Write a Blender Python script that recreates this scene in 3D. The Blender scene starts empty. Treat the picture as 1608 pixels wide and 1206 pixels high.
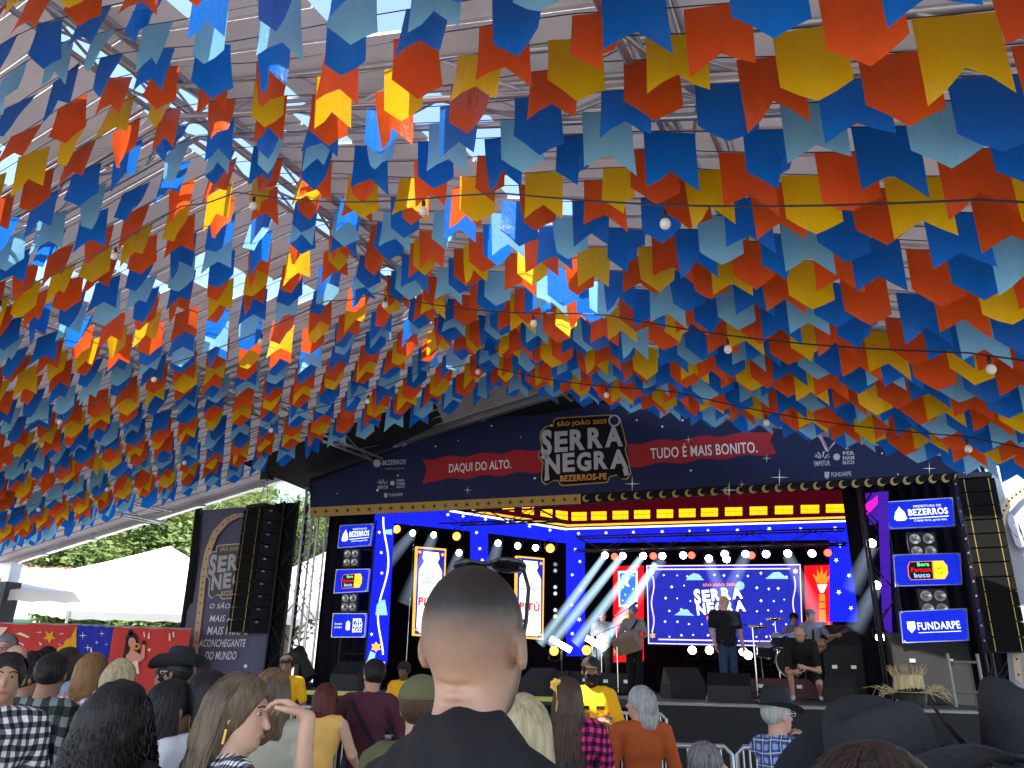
import bpy, math, random
import numpy as np
from mathutils import Vector, Matrix

# ------------------------------------------------------------------ camera, world, sun, exposure
SC = bpy.context.scene
COL = SC.collection
F, CX, CY = 1215.0, 804.0, 603.0            # focal length and centre in photograph pixels
CAM_Z = 1.65
_p, _r = math.radians(20.5), math.radians(1.1)
_f = Vector((0, math.cos(_p), math.sin(_p)))
_u = Vector((0, -math.sin(_p), math.cos(_p)))
_x = Vector((1, 0, 0))
CR = _x * math.cos(_r) + _u * math.sin(_r)
CU = -_x * math.sin(_r) + _u * math.cos(_r)
CF = _f
CAM = Vector((0, 0, CAM_Z))
cd = bpy.data.cameras.new('camera')
cam = bpy.data.objects.new('camera', cd)
COL.objects.link(cam)
cam.matrix_world = Matrix(((CR.x, CU.x, -CF.x, 0), (CR.y, CU.y, -CF.y, 0), (CR.z, CU.z, -CF.z, CAM_Z), (0, 0, 0, 1)))
cd.sensor_width = 36.0
cd.lens = 36.0 * F / 1608.0
cd.clip_start = 0.05
cd.clip_end = 2000
SC.camera = cam

SUN_EL, SUN_AZ = math.radians(62), math.radians(205)      # azimuth clockwise from the view direction
w = bpy.data.worlds.new('World'); SC.world = w; w.use_nodes = True
nt = w.node_tree; nt.nodes.clear()
sky = nt.nodes.new('ShaderNodeTexSky'); sky.sky_type = 'NISHITA'; sky.sun_disc = False
sky.sun_elevation = SUN_EL; sky.sun_rotation = SUN_AZ
bg = nt.nodes.new('ShaderNodeBackground'); bg.inputs[1].default_value = 0.15
wo = nt.nodes.new('ShaderNodeOutputWorld')
nt.links.new(sky.outputs[0], bg.inputs[0]); nt.links.new(bg.outputs[0], wo.inputs[0])
sl = bpy.data.lights.new('sun', 'SUN'); sl.energy = 5.0; sl.angle = math.radians(0.5); sl.color = (1.0, 0.95, 0.86)
sun = bpy.data.objects.new('sun', sl); COL.objects.link(sun)
SUN_DIR = Vector((math.sin(SUN_AZ) * math.cos(SUN_EL), math.cos(SUN_AZ) * math.cos(SUN_EL), math.sin(SUN_EL)))
sun.rotation_euler = SUN_DIR.to_track_quat('Z', 'Y').to_euler()
sun.location = (0, -10, 30)
SC.view_settings.view_transform = 'Standard'
SC.view_settings.look = 'None'
SC.view_settings.exposure = 1.85
SC.view_settings.gamma = 1.0
SC.view_settings.use_curve_mapping = False
SC.cycles.use_denoising = True
SC.cycles.max_bounces = 8
SC.cycles.diffuse_bounces = 4
SC.cycles.glossy_bounces = 3
SC.cycles.transmission_bounces = 6
SC.cycles.transparent_max_bounces = 8
SC.cycles.volume_bounces = 0
SC.cycles.sample_clamp_indirect = 3.0
SC.cycles.caustics_reflective = False
SC.cycles.caustics_refractive = False

# ------------------------------------------------------------------ pixels to places
def ray(x, y): return CF + CR * ((x - CX) / F) + CU * ((CY - y) / F)
def at(x, y, D):
    d = ray(x, y); return CAM + d * (D / d.y)
def proj(P):
    d = Vector(P) - CAM; z = d.dot(CF)
    if z <= 0.05: return (-9999, -9999, z)
    return (CX + F * d.dot(CR) / z, CY - F * d.dot(CU) / z, z)
def frame(azd):
    a = math.radians(azd)
    return Vector((math.cos(a), -math.sin(a), 0)), Vector((math.sin(a), math.cos(a), 0))
ST_AZ = 17.0                                   # the stage looks back at the camera at this angle
SU, SV = frame(ST_AZ)
SP0 = at(930, 595, 14.5)
S0 = Vector((SP0.x, SP0.y, 0))
def S(u, v, z): return S0 + SU * u + SV * v + Vector((0, 0, z))
def spx(x, y, v):                              # photograph pixel on the upright plane v behind the stage front
    d = ray(x, y); t = ((S0 - CAM).dot(SV) + v) / d.dot(SV)
    P = CAM + d * t
    return ((P - S0).dot(SU), P.z)
TN_AZ = 28.0                                   # the festival tent's own axis
TU, TV = frame(TN_AZ)
TE = at(890, 603, 13.8)                        # far end of its ridge
TL, TR = math.tan(math.radians(8.5)), math.tan(math.radians(17.5))
def roof_z(u): return TE.z + (u * TL if u < 0 else -u * TR)
def T(u, v, z): return Vector((TE.x, TE.y, 0)) + TU * u + TV * v + Vector((0, 0, z))

# ------------------------------------------------------------------ materials
MATS = {}
class NG:
    def __init__(s, name):
        s.m = bpy.data.materials.new(name); s.m.use_nodes = True
        s.t = s.m.node_tree; s.t.nodes.clear()
        s.out = s.n('ShaderNodeOutputMaterial')
    def n(s, typ, **kw):
        nd = s.t.nodes.new(typ)
        for k, v in kw.items(): setattr(nd, k, v)
        return nd
    def l(s, a, b): s.t.links.new(a, b)
    def math(s, op, a, b=None, c=None):
        nd = s.n('ShaderNodeMath', operation=op)
        for i, q in enumerate((a, b, c)):
            if q is None: continue
            if isinstance(q, (int, float)): nd.inputs[i].default_value = q
            else: s.l(q, nd.inputs[i])
        return nd.outputs[0]
    def mix(s, fac, a, b):
        nd = s.n('ShaderNodeMix', data_type='RGBA')
        for i, q in ((0, fac), (6, a), (7, b)):
            if isinstance(q, (int, float)): nd.inputs[i].default_value = q
            elif isinstance(q, (tuple, list)): nd.inputs[i].default_value = (*q[:3], 1)
            else: s.l(q, nd.inputs[i])
        return nd.outputs[2]
    def co(s): return s.n('ShaderNodeTexCoord').outputs['Object']
    def noise(s, scale, detail=3, vec=None, stretch=None, rough=.5):
        nd = s.n('ShaderNodeTexNoise'); nd.inputs['Scale'].default_value = scale
        nd.inputs['Detail'].default_value = detail; nd.inputs['Roughness'].default_value = rough
        v = vec or s.co()
        if stretch:
            mp = s.n('ShaderNodeMapping'); mp.inputs['Scale'].default_value = stretch; s.l(v, mp.inputs[0]); v = mp.outputs[0]
        s.l(v, nd.inputs['Vector']); return nd.outputs[0]
    def bump(s, h, strength=.3, dist=.01):
        nd = s.n('ShaderNodeBump'); nd.inputs['Strength'].default_value = strength; nd.inputs['Distance'].default_value = dist
        s.l(h, nd.inputs['Height']); return nd.outputs[0]
    def pr(s, color, rough=.6, metal=0., normal=None, spec=.5):
        b = s.n('ShaderNodeBsdfPrincipled')
        if isinstance(color, (tuple, list)): b.inputs['Base Color'].default_value = (*color[:3], 1)
        else: s.l(color, b.inputs['Base Color'])
        if isinstance(rough, (int, float)): b.inputs['Roughness'].default_value = rough
        else: s.l(rough, b.inputs['Roughness'])
        b.inputs['Metallic'].default_value = metal; b.inputs['Specular IOR Level'].default_value = spec
        if normal is not None: s.l(normal, b.inputs['Normal'])
        return b
    def done(s, sh): s.l(sh if not hasattr(sh, 'outputs') else sh.outputs[0], s.out.inputs[0]); MATS[s.m.name] = s.m; return s.m
def plain(name, c, rough=.6, metal=0., var=.15, vs=6., bs=60., bump=.15, spec=.5):
    if name in MATS: return MATS[name]
    g = NG(name); v = g.noise(vs, 4)
    col = g.mix(v, tuple(max(0, q * (1 - var)) for q in c), tuple(min(1, q * (1 + var)) for q in c))
    return g.done(g.pr(col, rough, metal, g.bump(g.noise(bs, 3), bump, .004) if bump else None, spec))
def glow(name, c, st):
    if name in MATS: return MATS[name]
    g = NG(name); e = g.n('ShaderNodeEmission'); e.inputs[0].default_value = (*c, 1); e.inputs[1].default_value = st
    return g.done(e)
def led(name, c, st):                       # LED wall: a fine lit dot grid on black
    if name in MATS: return MATS[name]
    g = NG(name); v = g.noise(1.3, 2)
    sp = g.n('ShaderNodeSeparateXYZ'); g.l(g.co(), sp.inputs[0])
    ln = g.math('MAXIMUM', *[g.math('LESS_THAN', g.math('FRACT', g.math('DIVIDE', g.math('ADD', sp.outputs[i], 20.), .5)), .026) for i in (0, 2)])
    cc = g.mix(g.math('MULTIPLY', ln, .4), g.mix(v, tuple(q * .75 for q in c), c), tuple(q * .25 for q in c))
    e = g.n('ShaderNodeEmission'); g.l(cc, e.inputs[0]); e.inputs[1].default_value = st
    return g.done(e)
def cloth(name, c, rough=.85, var=.2, wr=9., bump=.5):
    if name in MATS: return MATS[name]
    g = NG(name); v = g.noise(wr * .6, 3)
    col = g.mix(v, tuple(q * (1 - var) for q in c), tuple(min(1, q * (1 + var)) for q in c))
    h = g.math('ADD', g.noise(wr, 4, rough=.6), g.math('MULTIPLY', g.noise(300, 2), .12))
    return g.done(g.pr(col, rough, 0, g.bump(h, bump, .02), .25))
def plaid(name, c1, c2, c3, s=.055, duty=.5, line=None):
    if name in MATS: return MATS[name]
    g = NG(name); sp = g.n('ShaderNodeSeparateXYZ'); co = g.co()
    wob = g.n('ShaderNodeTexNoise'); wob.inputs['Scale'].default_value = 5; g.l(co, wob.inputs['Vector'])
    ad = g.n('ShaderNodeVectorMath', operation='MULTIPLY_ADD'); g.l(wob.outputs[1], ad.inputs[0]); ad.inputs[1].default_value = (.05, .05, .05); g.l(co, ad.inputs[2])
    g.l(ad.outputs[0], sp.inputs[0])
    xy = g.math('ADD', sp.outputs[0], g.math('MULTIPLY', sp.outputs[1], .8))
    def band(v, sc, d): return g.math('LESS_THAN', g.math('FRACT', g.math('DIVIDE', g.math('ADD', v, 10.), sc)), d)
    a, b = band(xy, s, duty), band(sp.outputs[2], s, duty)
    col = g.mix(g.math('MULTIPLY', g.math('ADD', a, b), .5), c1, c2)
    col = g.mix(g.math('MULTIPLY', a, b), col, c3)
    if line:
        ln = g.math('MAXIMUM', band(g.math('ADD', xy, s * .28), s, .1), band(g.math('ADD', sp.outputs[2], s * .28), s, .1))
        col = g.mix(g.math('MULTIPLY', ln, .8), col, line)
    return g.done(g.pr(col, .85, 0, g.bump(g.noise(9, 4), .5, .02), .2))
def skin(name, c, stub=None):
    if name in MATS: return MATS[name]
    g = NG(name); v = g.noise(14, 4); v2 = g.noise(90, 3)
    col = g.mix(v, tuple(q * .82 for q in c), tuple(min(1, q * 1.15) for q in c))
    nrm = g.bump(g.math('ADD', v2, g.math('MULTIPLY', g.noise(420, 2), .5)), .12, .004)
    b = g.pr(col, .48, 0, nrm, .4)
    b.inputs['Subsurface Weight'].default_value = .08; b.inputs['Subsurface Radius'].default_value = (.012, .004, .002); b.inputs['Subsurface Scale'].default_value = .6
    return g.done(b)
def hairm(name, c, c2=None, rough=.45):
    if name in MATS: return MATS[name]
    g = NG(name); v = g.noise(55, 4, stretch=(1, 1, .12)); c2 = c2 or tuple(q * 1.9 for q in c)
    col = g.mix(v, tuple(q * .4 for q in c), c2)
    return g.done(g.pr(col, rough, 0, g.bump(g.noise(110, 4, stretch=(1, 1, .1)), .6, .01), .22))

# ------------------------------------------------------------------ mesh building
class MB:
    def __init__(s): s.v = []; s.f = []
    def add(s, v, f):
        o = len(s.v); s.v += [tuple(q) for q in v]; s.f += [tuple(i + o for i in q) for q in f]; return s
    def box(s, c, d, R=None):
        hx, hy, hz = d[0] / 2, d[1] / 2, d[2] / 2
        vs = [Vector((x, y, z)) for x in (-hx, hx) for y in (-hy, hy) for z in (-hz, hz)]
        if R is not None: vs = [R @ q for q in vs]
        c = Vector(c)
        return s.add([q + c for q in vs], [(0, 1, 3, 2), (4, 6, 7, 5), (0, 4, 5, 1), (2, 3, 7, 6), (0, 2, 6, 4), (1, 5, 7, 3)])
    def tube(s, pts, r, n=8, r2=None, caps=True):
        pts = [Vector(p) for p in pts]; m = len(pts); o = len(s.v); ref = None
        for i, p in enumerate(pts):
            t = (pts[min(i + 1, m - 1)] - pts[max(i - 1, 0)]).normalized()
            if ref is None: ref = t.orthogonal().normalized()
            a = (ref - t * ref.dot(t)); a = a.normalized() if a.length > 1e-6 else t.orthogonal().normalized(); ref = a
            b = t.cross(a); rr = r if r2 is None else r + (r2 - r) * i / (m - 1)
            if isinstance(r, (list, tuple)): rr = r[i]
            for k in range(n):
                q = 2 * math.pi * k / n; s.v.append(tuple(p + a * (rr * math.cos(q)) + b * (rr * math.sin(q))))
        for i in range(m - 1):
            for k in range(n):
                k2 = (k + 1) % n; s.f.append((o + i * n + k, o + i * n + k2, o + (i + 1) * n + k2, o + (i + 1) * n + k))
        if caps: s.f.append(tuple(o + k for k in reversed(range(n)))); s.f.append(tuple(o + (m - 1) * n + k for k in range(n)))
        return s
    def lathe(s, prof, n=20, c=(0, 0, 0), R=None):   # prof: (radius, height) along local z
        o = len(s.v); c = Vector(c)
        for r, h in prof:
            for k in range(n):
                q = 2 * math.pi * k / n; p = Vector((r * math.cos(q), r * math.sin(q), h)); s.v.append(tuple((R @ p if R is not None else p) + c))
        for i in range(len(prof) - 1):
            for k in range(n):
                k2 = (k + 1) % n; s.f.append((o + i * n + k, o + i * n + k2, o + (i + 1) * n + k2, o + (i + 1) * n + k))
        s.f.append(tuple(o + k for k in reversed(range(n)))); s.f.append(tuple(o + (len(prof) - 1) * n + k for k in range(n)))
        return s
    def ell(s, c, r, n=14, m=9, R=None):
        prof = []
        o = len(s.v); c = Vector(c)
        for i in range(m + 1):
            th = math.pi * i / m
            for k in range(n):
                q = 2 * math.pi * k / n; p = Vector((r[0] * math.sin(th) * math.cos(q), r[1] * math.sin(th) * math.sin(q), r[2] * math.cos(th)))
                s.v.append(tuple((R @ p if R is not None else p) + c))
        for i in range(m):
            for k in range(n):
                k2 = (k + 1) % n; s.f.append((o + i * n + k, o + (i + 1) * n + k, o + (i + 1) * n + k2, o + i * n + k2))
        return s
    def flat(s, pts2, y=0., th=0.):                  # polygon in the x-z plane, seen from -y
        o = len(s.v); n = len(pts2)
        s.v += [(p[0], y, p[1]) for p in pts2]; s.f.append(tuple(range(o, o + n)))
        if th:
            s.v += [(p[0], y + th, p[1]) for p in pts2]; s.f.append(tuple(range(o + 2 * n - 1, o + n - 1, -1)))
            for i in range(n): j = (i + 1) % n; s.f.append((o + i, o + n + i, o + n + j, o + j))
        return s
    def mesh(s, name, mat, smooth=False):
        me = bpy.data.meshes.new(name); me.from_pydata(s.v, [], s.f); me.update()
        if mat is not None: me.materials.append(mat)
        if smooth: me.polygons.foreach_set('use_smooth', [True] * len(me.polygons))
        return me
    def build(s, name, mat, parent=None, smooth=False):
        o = bpy.data.objects.new(name, s.mesh(name, mat, smooth)); COL.objects.link(o)
        if parent is not None: o.parent = parent
        return o
def tag(o, label=None, cat=None, group=None, kind=None):
    if label: o['label'] = label
    if cat: o['category'] = cat
    if group: o['group'] = group
    if kind: o['kind'] = kind
    return o
def empty(name, loc=(0, 0, 0), rz=0., label=None, cat=None, group=None):
    o = bpy.data.objects.new(name, None); COL.objects.link(o); o.location = loc; o.rotation_euler = (0, 0, rz)
    o.empty_display_size = .1
    return tag(o, label, cat, group)
def place(me, name, loc=(0, 0, 0), parent=None, rot=(0, 0, 0)):
    o = bpy.data.objects.new(name, me); COL.objects.link(o); o.location = loc; o.rotation_euler = rot
    if parent is not None: o.parent = parent
    return o
def copy_tree(o, parent=None):
    c = o.copy(); COL.objects.link(c); c.parent = parent
    for ch in [q for q in bpy.data.objects if q.parent == o]: copy_tree(ch, c)
    return c
SRZ, TRZ = -math.radians(ST_AZ), -math.radians(TN_AZ)
def sthing(name, label, cat, loc=(0, 0, 0), group=None): return empty(name, S(*loc), SRZ, label, cat, group)

_tc = {}
def text2d(txt, bold=.0, shear=0.):
    key = (txt, bold, shear)
    if key in _tc: return _tc[key]
    cu = bpy.data.curves.new('t', 'FONT'); cu.body = txt; cu.offset = bold; cu.shear = shear; cu.resolution_u = 3; cu.space_character = 1.0 + bold * 3
    ob = bpy.data.objects.new('t', cu); COL.objects.link(ob)
    me = bpy.data.meshes.new_from_object(ob.evaluated_get(bpy.context.evaluated_depsgraph_get()))
    v = [(q.co.x, q.co.y) for q in me.vertices]; f = [tuple(p.vertices) for p in me.polygons]
    bpy.data.objects.remove(ob); bpy.data.curves.remove(cu); bpy.data.meshes.remove(me)
    x0, x1 = min(q[0] for q in v), max(q[0] for q in v); y0, y1 = min(q[1] for q in v), max(q[1] for q in v)
    v = [((q[0] - x0) / (x1 - x0), (q[1] - y0) / (y1 - y0)) for q in v]
    _tc[key] = (v, f); return _tc[key]
def put_text(mb, txt, p0, p1, h, y=0., bold=.02, shear=0., arc=0.):
    """text from p0 to p1 (x, z of its foot) with height h"""
    v, f = text2d(txt, bold, shear)
    dx, dz = p1[0] - p0[0], p1[1] - p0[1]; L = math.hypot(dx, dz); nx, nz = -dz / L, dx / L
    mb.add([(p0[0] + dx * a + nx * h * b, y, p0[1] + dz * a + nz * h * b + arc * (1 - (2 * a - 1) ** 2)) for a, b in v], f)
    return mb
def star_pts(c, r, n=5, inner=.42, rot=90.):
    return [(c[0] + (r if i % 2 == 0 else r * inner) * math.cos(math.radians(rot + i * 180 / n)), c[1] + (r if i % 2 == 0 else r * inner) * math.sin(math.radians(rot + i * 180 / n))) for i in range(2 * n)]
def disc_pts(c, r, n=16, rz=None): return [(c[0] + r * math.cos(2 * math.pi * i / n), c[1] + (rz or r) * math.sin(2 * math.pi * i / n)) for i in range(n)]
# ------------------------------------------------------------------ ground and tent
random.seed(7)
def ground_mat():
    g = NG('concrete_ground'); v = g.noise(.7, 6); v2 = g.noise(60, 4)
    c = g.mix(v, (.16, .155, .145), (.26, .25, .235)); c = g.mix(g.math('MULTIPLY', v2, .5), c, (.3, .29, .27))
    return g.done(g.pr(c, .85, 0, g.bump(v2, .5, .01)))
tag(MB().add([(-400, -400, 0), (400, -400, 0), (400, 400, 0), (-400, 400, 0)], [(0, 1, 2, 3)]).build('ground', ground_mat()), kind='structure')

def tarp_mat():
    g = NG('white_tarp'); co = g.co()
    wr = g.noise(5, 5, stretch=(.25, 1, 1), rough=.65); dirt = g.noise(1.1, 5)
    col = g.mix(dirt, (.34, .315, .325), (.68, .63, .635))
    nrm = g.bump(wr, .8, .06)
    d = g.n('ShaderNodeBsdfDiffuse'); g.l(col, d.inputs[0]); g.l(nrm, d.inputs['Normal'])
    t = g.n('ShaderNodeBsdfTranslucent'); g.l(col, t.inputs[0]); g.l(nrm, t.inputs['Normal'])
    m = g.n('ShaderNodeMixShader'); m.inputs[0].default_value = TARP_T
    g.l(d.outputs[0], m.inputs[1]); g.l(t.outputs[0], m.inputs[2])
    return g.done(m)
TARP_T = .046
tarp = tarp_mat()
alu = plain('aluminium', (.55, .55, .56), .38, .9, .2, 3, 80, .1)
UL, UR_, VN = -17.2, 9.6, -15.6
PW = .33
def roof_uv(x, y, low=0.):
    """pixel to (u, v) on the roof, lowered by low"""
    for side in (-1, 1):
        k = TL if side < 0 else -TR
        n = Vector((0, 0, 1)) - TU * k
        P0 = Vector((TE.x, TE.y, TE.z - low)); d = ray(x, y); t = (P0 - CAM).dot(n) / d.dot(n)
        P = CAM + d * t; q = P - P0; u = q.dot(TU)
        if t > 0 and u * side >= -0.02: return u, q.dot(TV)
    return None
HOLES = []
for a, b, wd in (((150, 408), (267, 450), .2), ((752, 222), (802, 304), .26), ((283, 4), (308, 22), .25)):
    ua, va = roof_uv(*a); ub, vb = roof_uv(*b); um = (ua + ub) / 2
    HOLES.append((um - wd / 2, um + wd / 2, min(va, vb), max(va, vb)))
for px, du, dv in (((455, 158), .3, .2), ((512, 205), .35, .2)):
    u_, v_ = roof_uv(*px); HOLES.append((u_ - du / 2, u_ + du / 2, v_ - dv / 2, v_ + dv / 2))
# gaps that let the sun through onto the pennants
for px in ((328, 318), (352, 340), (440, 385), (465, 388), (585, 200), (612, 172), (706, 330), (770, 352), (884, 486), (905, 470),
           (128, 540), (172, 556), (342, 515), (372, 540), (432, 545), (12, 372), (470, 545), (330, 20)):
    q = roof_uv(*px, .72)
    if q is None: continue
    k = TL if q[0] < 0 else -TR
    P = T(q[0], q[1], roof_z(q[0]) - .72); n = Vector((0, 0, 1)) - TU * k
    t = .72 / SUN_DIR.dot(n); P = P + SUN_DIR * t
    d_ = P - T(0, 0, 0); uu, vv = d_.dot(TU), d_.dot(TV)
    HOLES.append((uu - .26, uu + .26, vv - .15, vv + .15))
for a_, b_ in ((-9.9, -9.0), (-8.3, -7.5), (-7.1, -6.0), (-5.3, -4.2)): HOLES.append((-.52, -.22, a_, b_))
tent = empty('event_tent', T(0, 0, 0), TRZ, 'big white tarpaulin event tent with ribbed roof over the whole crowd', 'tent')
_pm = {}
def panel_mesh(side, gaps):
    key = (side, tuple(gaps))
    if key in _pm: return _pm[key]
    a, b = (UL, 0.) if side < 0 else (0., UR_)
    segs = []; cur = a
    for g0, g1 in sorted(gaps):
        g0, g1 = max(g0, a), min(g1, b)
        if g1 <= g0: continue
        if g0 > cur: segs.append((cur, g0))
        cur = max(cur, g1)
    if cur < b: segs.append((cur, b))
    mb = MB()
    for s0, s1 in segs:
        z0, z1 = roof_z(s0), roof_z(s1); e = .025
        prof = [(0., -.028), (0.004, 0.), (PW - .012, 0.004), (PW - .009, -.028)]
        vs = []
        for yy, dz in prof: vs += [(s0, yy, z0 + dz), (s1, yy, z1 + dz)]
        mb.add(vs, [(2 * i, 2 * i + 1, 2 * i + 3, 2 * i + 2) for i in range(3)])
    _pm[key] = mb.mesh('roof_panel', tarp); return _pm[key]
nv = int((0.3 - VN) / PW)
for i in range(nv):
    v0 = .3 - (i + 1) * PW
    for side in (-1, 1):
        gaps = [(round(h[0], 3), round(h[1], 3)) for h in HOLES if h[3] > v0 + .02 and h[2] < v0 + PW - .02 and (h[0] + h[1]) * side > 0]
        place(panel_mesh(side, gaps), 'roof_panel', (0, v0, 0), tent)
MB().tube([(0, .3, TE.z + .02), (0, VN, TE.z + .02)], .05, 8).build('ridge_cap', tarp, tent)

# round-tube trusses
_rod = MB().tube([(0, 0, 0), (0, 0, 1)], 1, 7).mesh('rod', alu, True)
def rod(parent, name, a, b, r, me=None):
    a, b = Vector(a), Vector(b); d = b - a
    o = bpy.data.objects.new(name, me or _rod); COL.objects.link(o); o.parent = parent
    o.location = a; o.rotation_euler = d.to_track_quat('Z', 'Y').to_euler(); o.scale = (r, r, d.length)
    return o
def truss(root, a, b, side, up, w_, h_, bay, r=.026, rb=.014, me=None):
    a, b, side, up = Vector(a), Vector(b), Vector(side).normalized(), Vector(up).normalized()
    off = [side * (sx * w_ / 2) - up * (h_ * k) for sx, k in ((-1, 0), (1, 0), (1, 1), (-1, 1))]
    for o in off: rod(root, 'chord', a + o, b + o, r, me)
    n = max(2, round((b - a).length / bay)); d = (b - a) / n
    for i in range(n):
        p, q = a + d * i, a + d * (i + 1)
        for j, k in ((0, 3), (1, 2), (3, 2)):
            s, e = (j, k) if i % 2 == 0 else (k, j)
            rod(root, 'brace', p + off[s], q + off[e], rb, me)
def rafter(v, label, ul=UL, ur=UR_, bay=.75, h_=.36):
    e = empty('roof_truss', T(0, v, 0), TRZ, label, 'truss', 'roof trusses')
    truss(e, (0, 0, TE.z - .07), (ul, 0, roof_z(ul) - .07), (0, 1, 0), (0, 0, 1), .32, h_, bay)
    truss(e, (0, 0, TE.z - .07), (ur, 0, roof_z(ur) - .07), (0, 1, 0), (0, 0, 1), .32, h_, bay)
def purlin(u, label, v0=-.1, v1=-13.5, bay=.8):
    e = empty('purlin_truss', T(u, 0, 0), TRZ, label, 'truss', 'lengthwise roof trusses')
    z = roof_z(u) - .09
    truss(e, (0, v0, z), (0, v1, z), (1, 0, 0), (0, 0, 1), .28, .3, bay)
rafter(-8.85, 'bare aluminium rafter truss spanning the tent, farthest from the stage', ul=-9)
rafter(-4.4, 'bare aluminium rafter truss halfway between the stage gable and the outermost rafter')
e = empty('end_beam', T(0, .1, 0), TRZ, 'grey aluminium edge beam at the tent end above the stage banner', 'beam')
for ue in (UL, UR_):
    a_, b_ = Vector((0, 0, TE.z - .08)), Vector((ue, 0, roof_z(ue) - .08)); d_ = b_ - a_
    MB().box((a_ + b_) / 2, (d_.length, .12, .13), Matrix.Rotation(-math.atan2(d_.z, d_.x), 3, 'Y')).build('beam_half', alu, e)
    for k in range(1, 9): p_ = a_ + d_ * (k / 9); MB().box(p_, (.10, .15, .18), Matrix.Rotation(-math.atan2(d_.z, d_.x), 3, 'Y')).build('splice_plate', alu, e)
purlin(.0, 'aluminium ridge truss running under the peak of the tent roof')
purlin(-4.3, 'lengthwise aluminium truss between the ridge and the open tree side')
purlin(-10.5, 'lengthwise aluminium truss low on the open tree side of the roof')
purlin(4.6, 'lengthwise aluminium truss on the steep slope of the roof')

# black-wrapped tent post at the far corner
wrap = plain('black_wrap', (.03, .031, .035), .6, 0, .3, 5, 30, .3)
pc = T(-16.4, 0, 0)
e = empty('tent_post', pc, TRZ, 'square tent post wrapped in black cloth behind the printed fence', 'post')
MB().box((0, 0, 1.85), (.42, .42, 3.7)).build('cloth_wrap', wrap, e)
for k in range(5): MB().box((0, 0, 2.2 + k * .09), (.435, .435, .02)).build('strap', wrap, e)
MB().box((0, 0, 3.95), (.3, .3, .5)).build('head_plate', alu, e)

# ------------------------------------------------------------------ bunting
def flag_mat(name, c, tr):
    g = NG(name); v = g.noise(2.2, 3)
    ob = g.n('ShaderNodeObjectInfo')
    k = g.math('MULTIPLY_ADD', ob.outputs['Random'], .35, .8)
    cc = g.mix(v, tuple(q * .86 for q in c), c)
    hs = g.n('ShaderNodeHueSaturation'); g.l(k, hs.inputs['Value']); g.l(cc, hs.inputs['Color'])
    nrm = g.bump(g.math('ADD', g.noise(9, 5, stretch=(1, 1, .3), rough=.62), g.math('MULTIPLY', g.noise(22, 2), .12)), .8, .02)
    b = g.pr(hs.outputs[0], .38, 0, nrm, .45)
    t = g.n('ShaderNodeBsdfTranslucent'); g.l(hs.outputs[0], t.inputs[0]); g.l(nrm, t.inputs['Normal'])
    m = g.n('ShaderNodeMixShader'); m.inputs[0].default_value = tr
    g.l(b.outputs[0], m.inputs[1]); g.l(t.outputs[0], m.inputs[2]); return g.done(m)
FM = {'blue': flag_mat('flag_blue', (.006, .19, .76), .58), 'light': flag_mat('flag_light_blue', (.26, .66, .88), .58),
      'orange': flag_mat('flag_orange', (.90, .11, .012), .58), 'yellow': flag_mat('flag_yellow', (.95, .58, .004), .58)}
FW, FH = .325, .42
_fm = {}
def flag_mesh(col, shape, var, side):
    key = (col, shape, var, side)
    if key in _fm: return _fm[key]
    rnd = random.Random(hash((shape, var, side)) % 999); NXF, NZF = 4, 4
    sl_ = math.tan(math.radians(15)) if side < 0 else -TR
    vs = []
    curl = [(.0, .015), (.03, -.015), (-.035, .02), (.06, .03), (-.015, -.04)][var]
    for j in range(NZF + 1):
        for i in range(NXF + 1):
            a, b = i / NXF, j / NZF
            x = (a - .5) * FW
            edge = abs(2 * a - 1)
            if shape == 0: hh = FH * (.70 + .30 * edge)              # swallowtail
            else: hh = FH * (1.0 - .26 * edge)                        # pointed
            z = -b * hh
            y = curl[0] * b * b * math.sin(math.pi * (a * 1.2 + .2 * var)) + curl[1] * b + .012 * math.sin(9 * a + var * 2) * b
            x2 = x * (1 - .06 * b * abs(curl[0]) * 10)
            vs.append((x2, y, z + x * sl_))
    if var == 4 and shape == 1:                                        # one corner folded over
        for q in range(len(vs)):
            x, y, z = vs[q]; d = (x + (-z) * .8) - .34
            if d > 0: vs[q] = (x - d * .9, y - .03 - d * .4, z + d * .75)
    fs = []
    n = NXF + 1
    for j in range(NZF):
        for i in range(NXF): fs.append((j * n + i, (j + 1) * n + i, (j + 1) * n + i + 1, j * n + i + 1))
    mb = MB(); mb.v, mb.f = vs, fs
    _fm[key] = mb.mesh('flag_' + col, FM[col], True); return _fm[key]
cord = plain('bunting_cord', (.03, .03, .05), .7, 0, .1, 5, 50, 0)
ONES = ['', 'first', 'second', 'third', 'fourth', 'fifth', 'sixth', 'seventh', 'eighth', 'ninth', 'tenth', 'eleventh', 'twelfth', 'thirteenth', 'fourteenth', 'fifteenth', 'sixteenth', 'seventeenth', 'eighteenth', 'nineteenth']
TENS = {2: 'twent', 3: 'thirt', 4: 'fort', 5: 'fift', 6: 'sixt'}
def ordinal(n):
    if n < 20: return ONES[n]
    t, o = divmod(n, 10); return TENS[t] + ('ieth' if o == 0 else 'y-' + ONES[o])
CYC = ['blue', 'light', 'blue', 'orange', 'yellow', 'orange']
CN = {'blue': 'deep blue', 'light': 'pale blue', 'orange': 'orange', 'yellow': 'yellow'}
NS, DV = 44, .216
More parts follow.
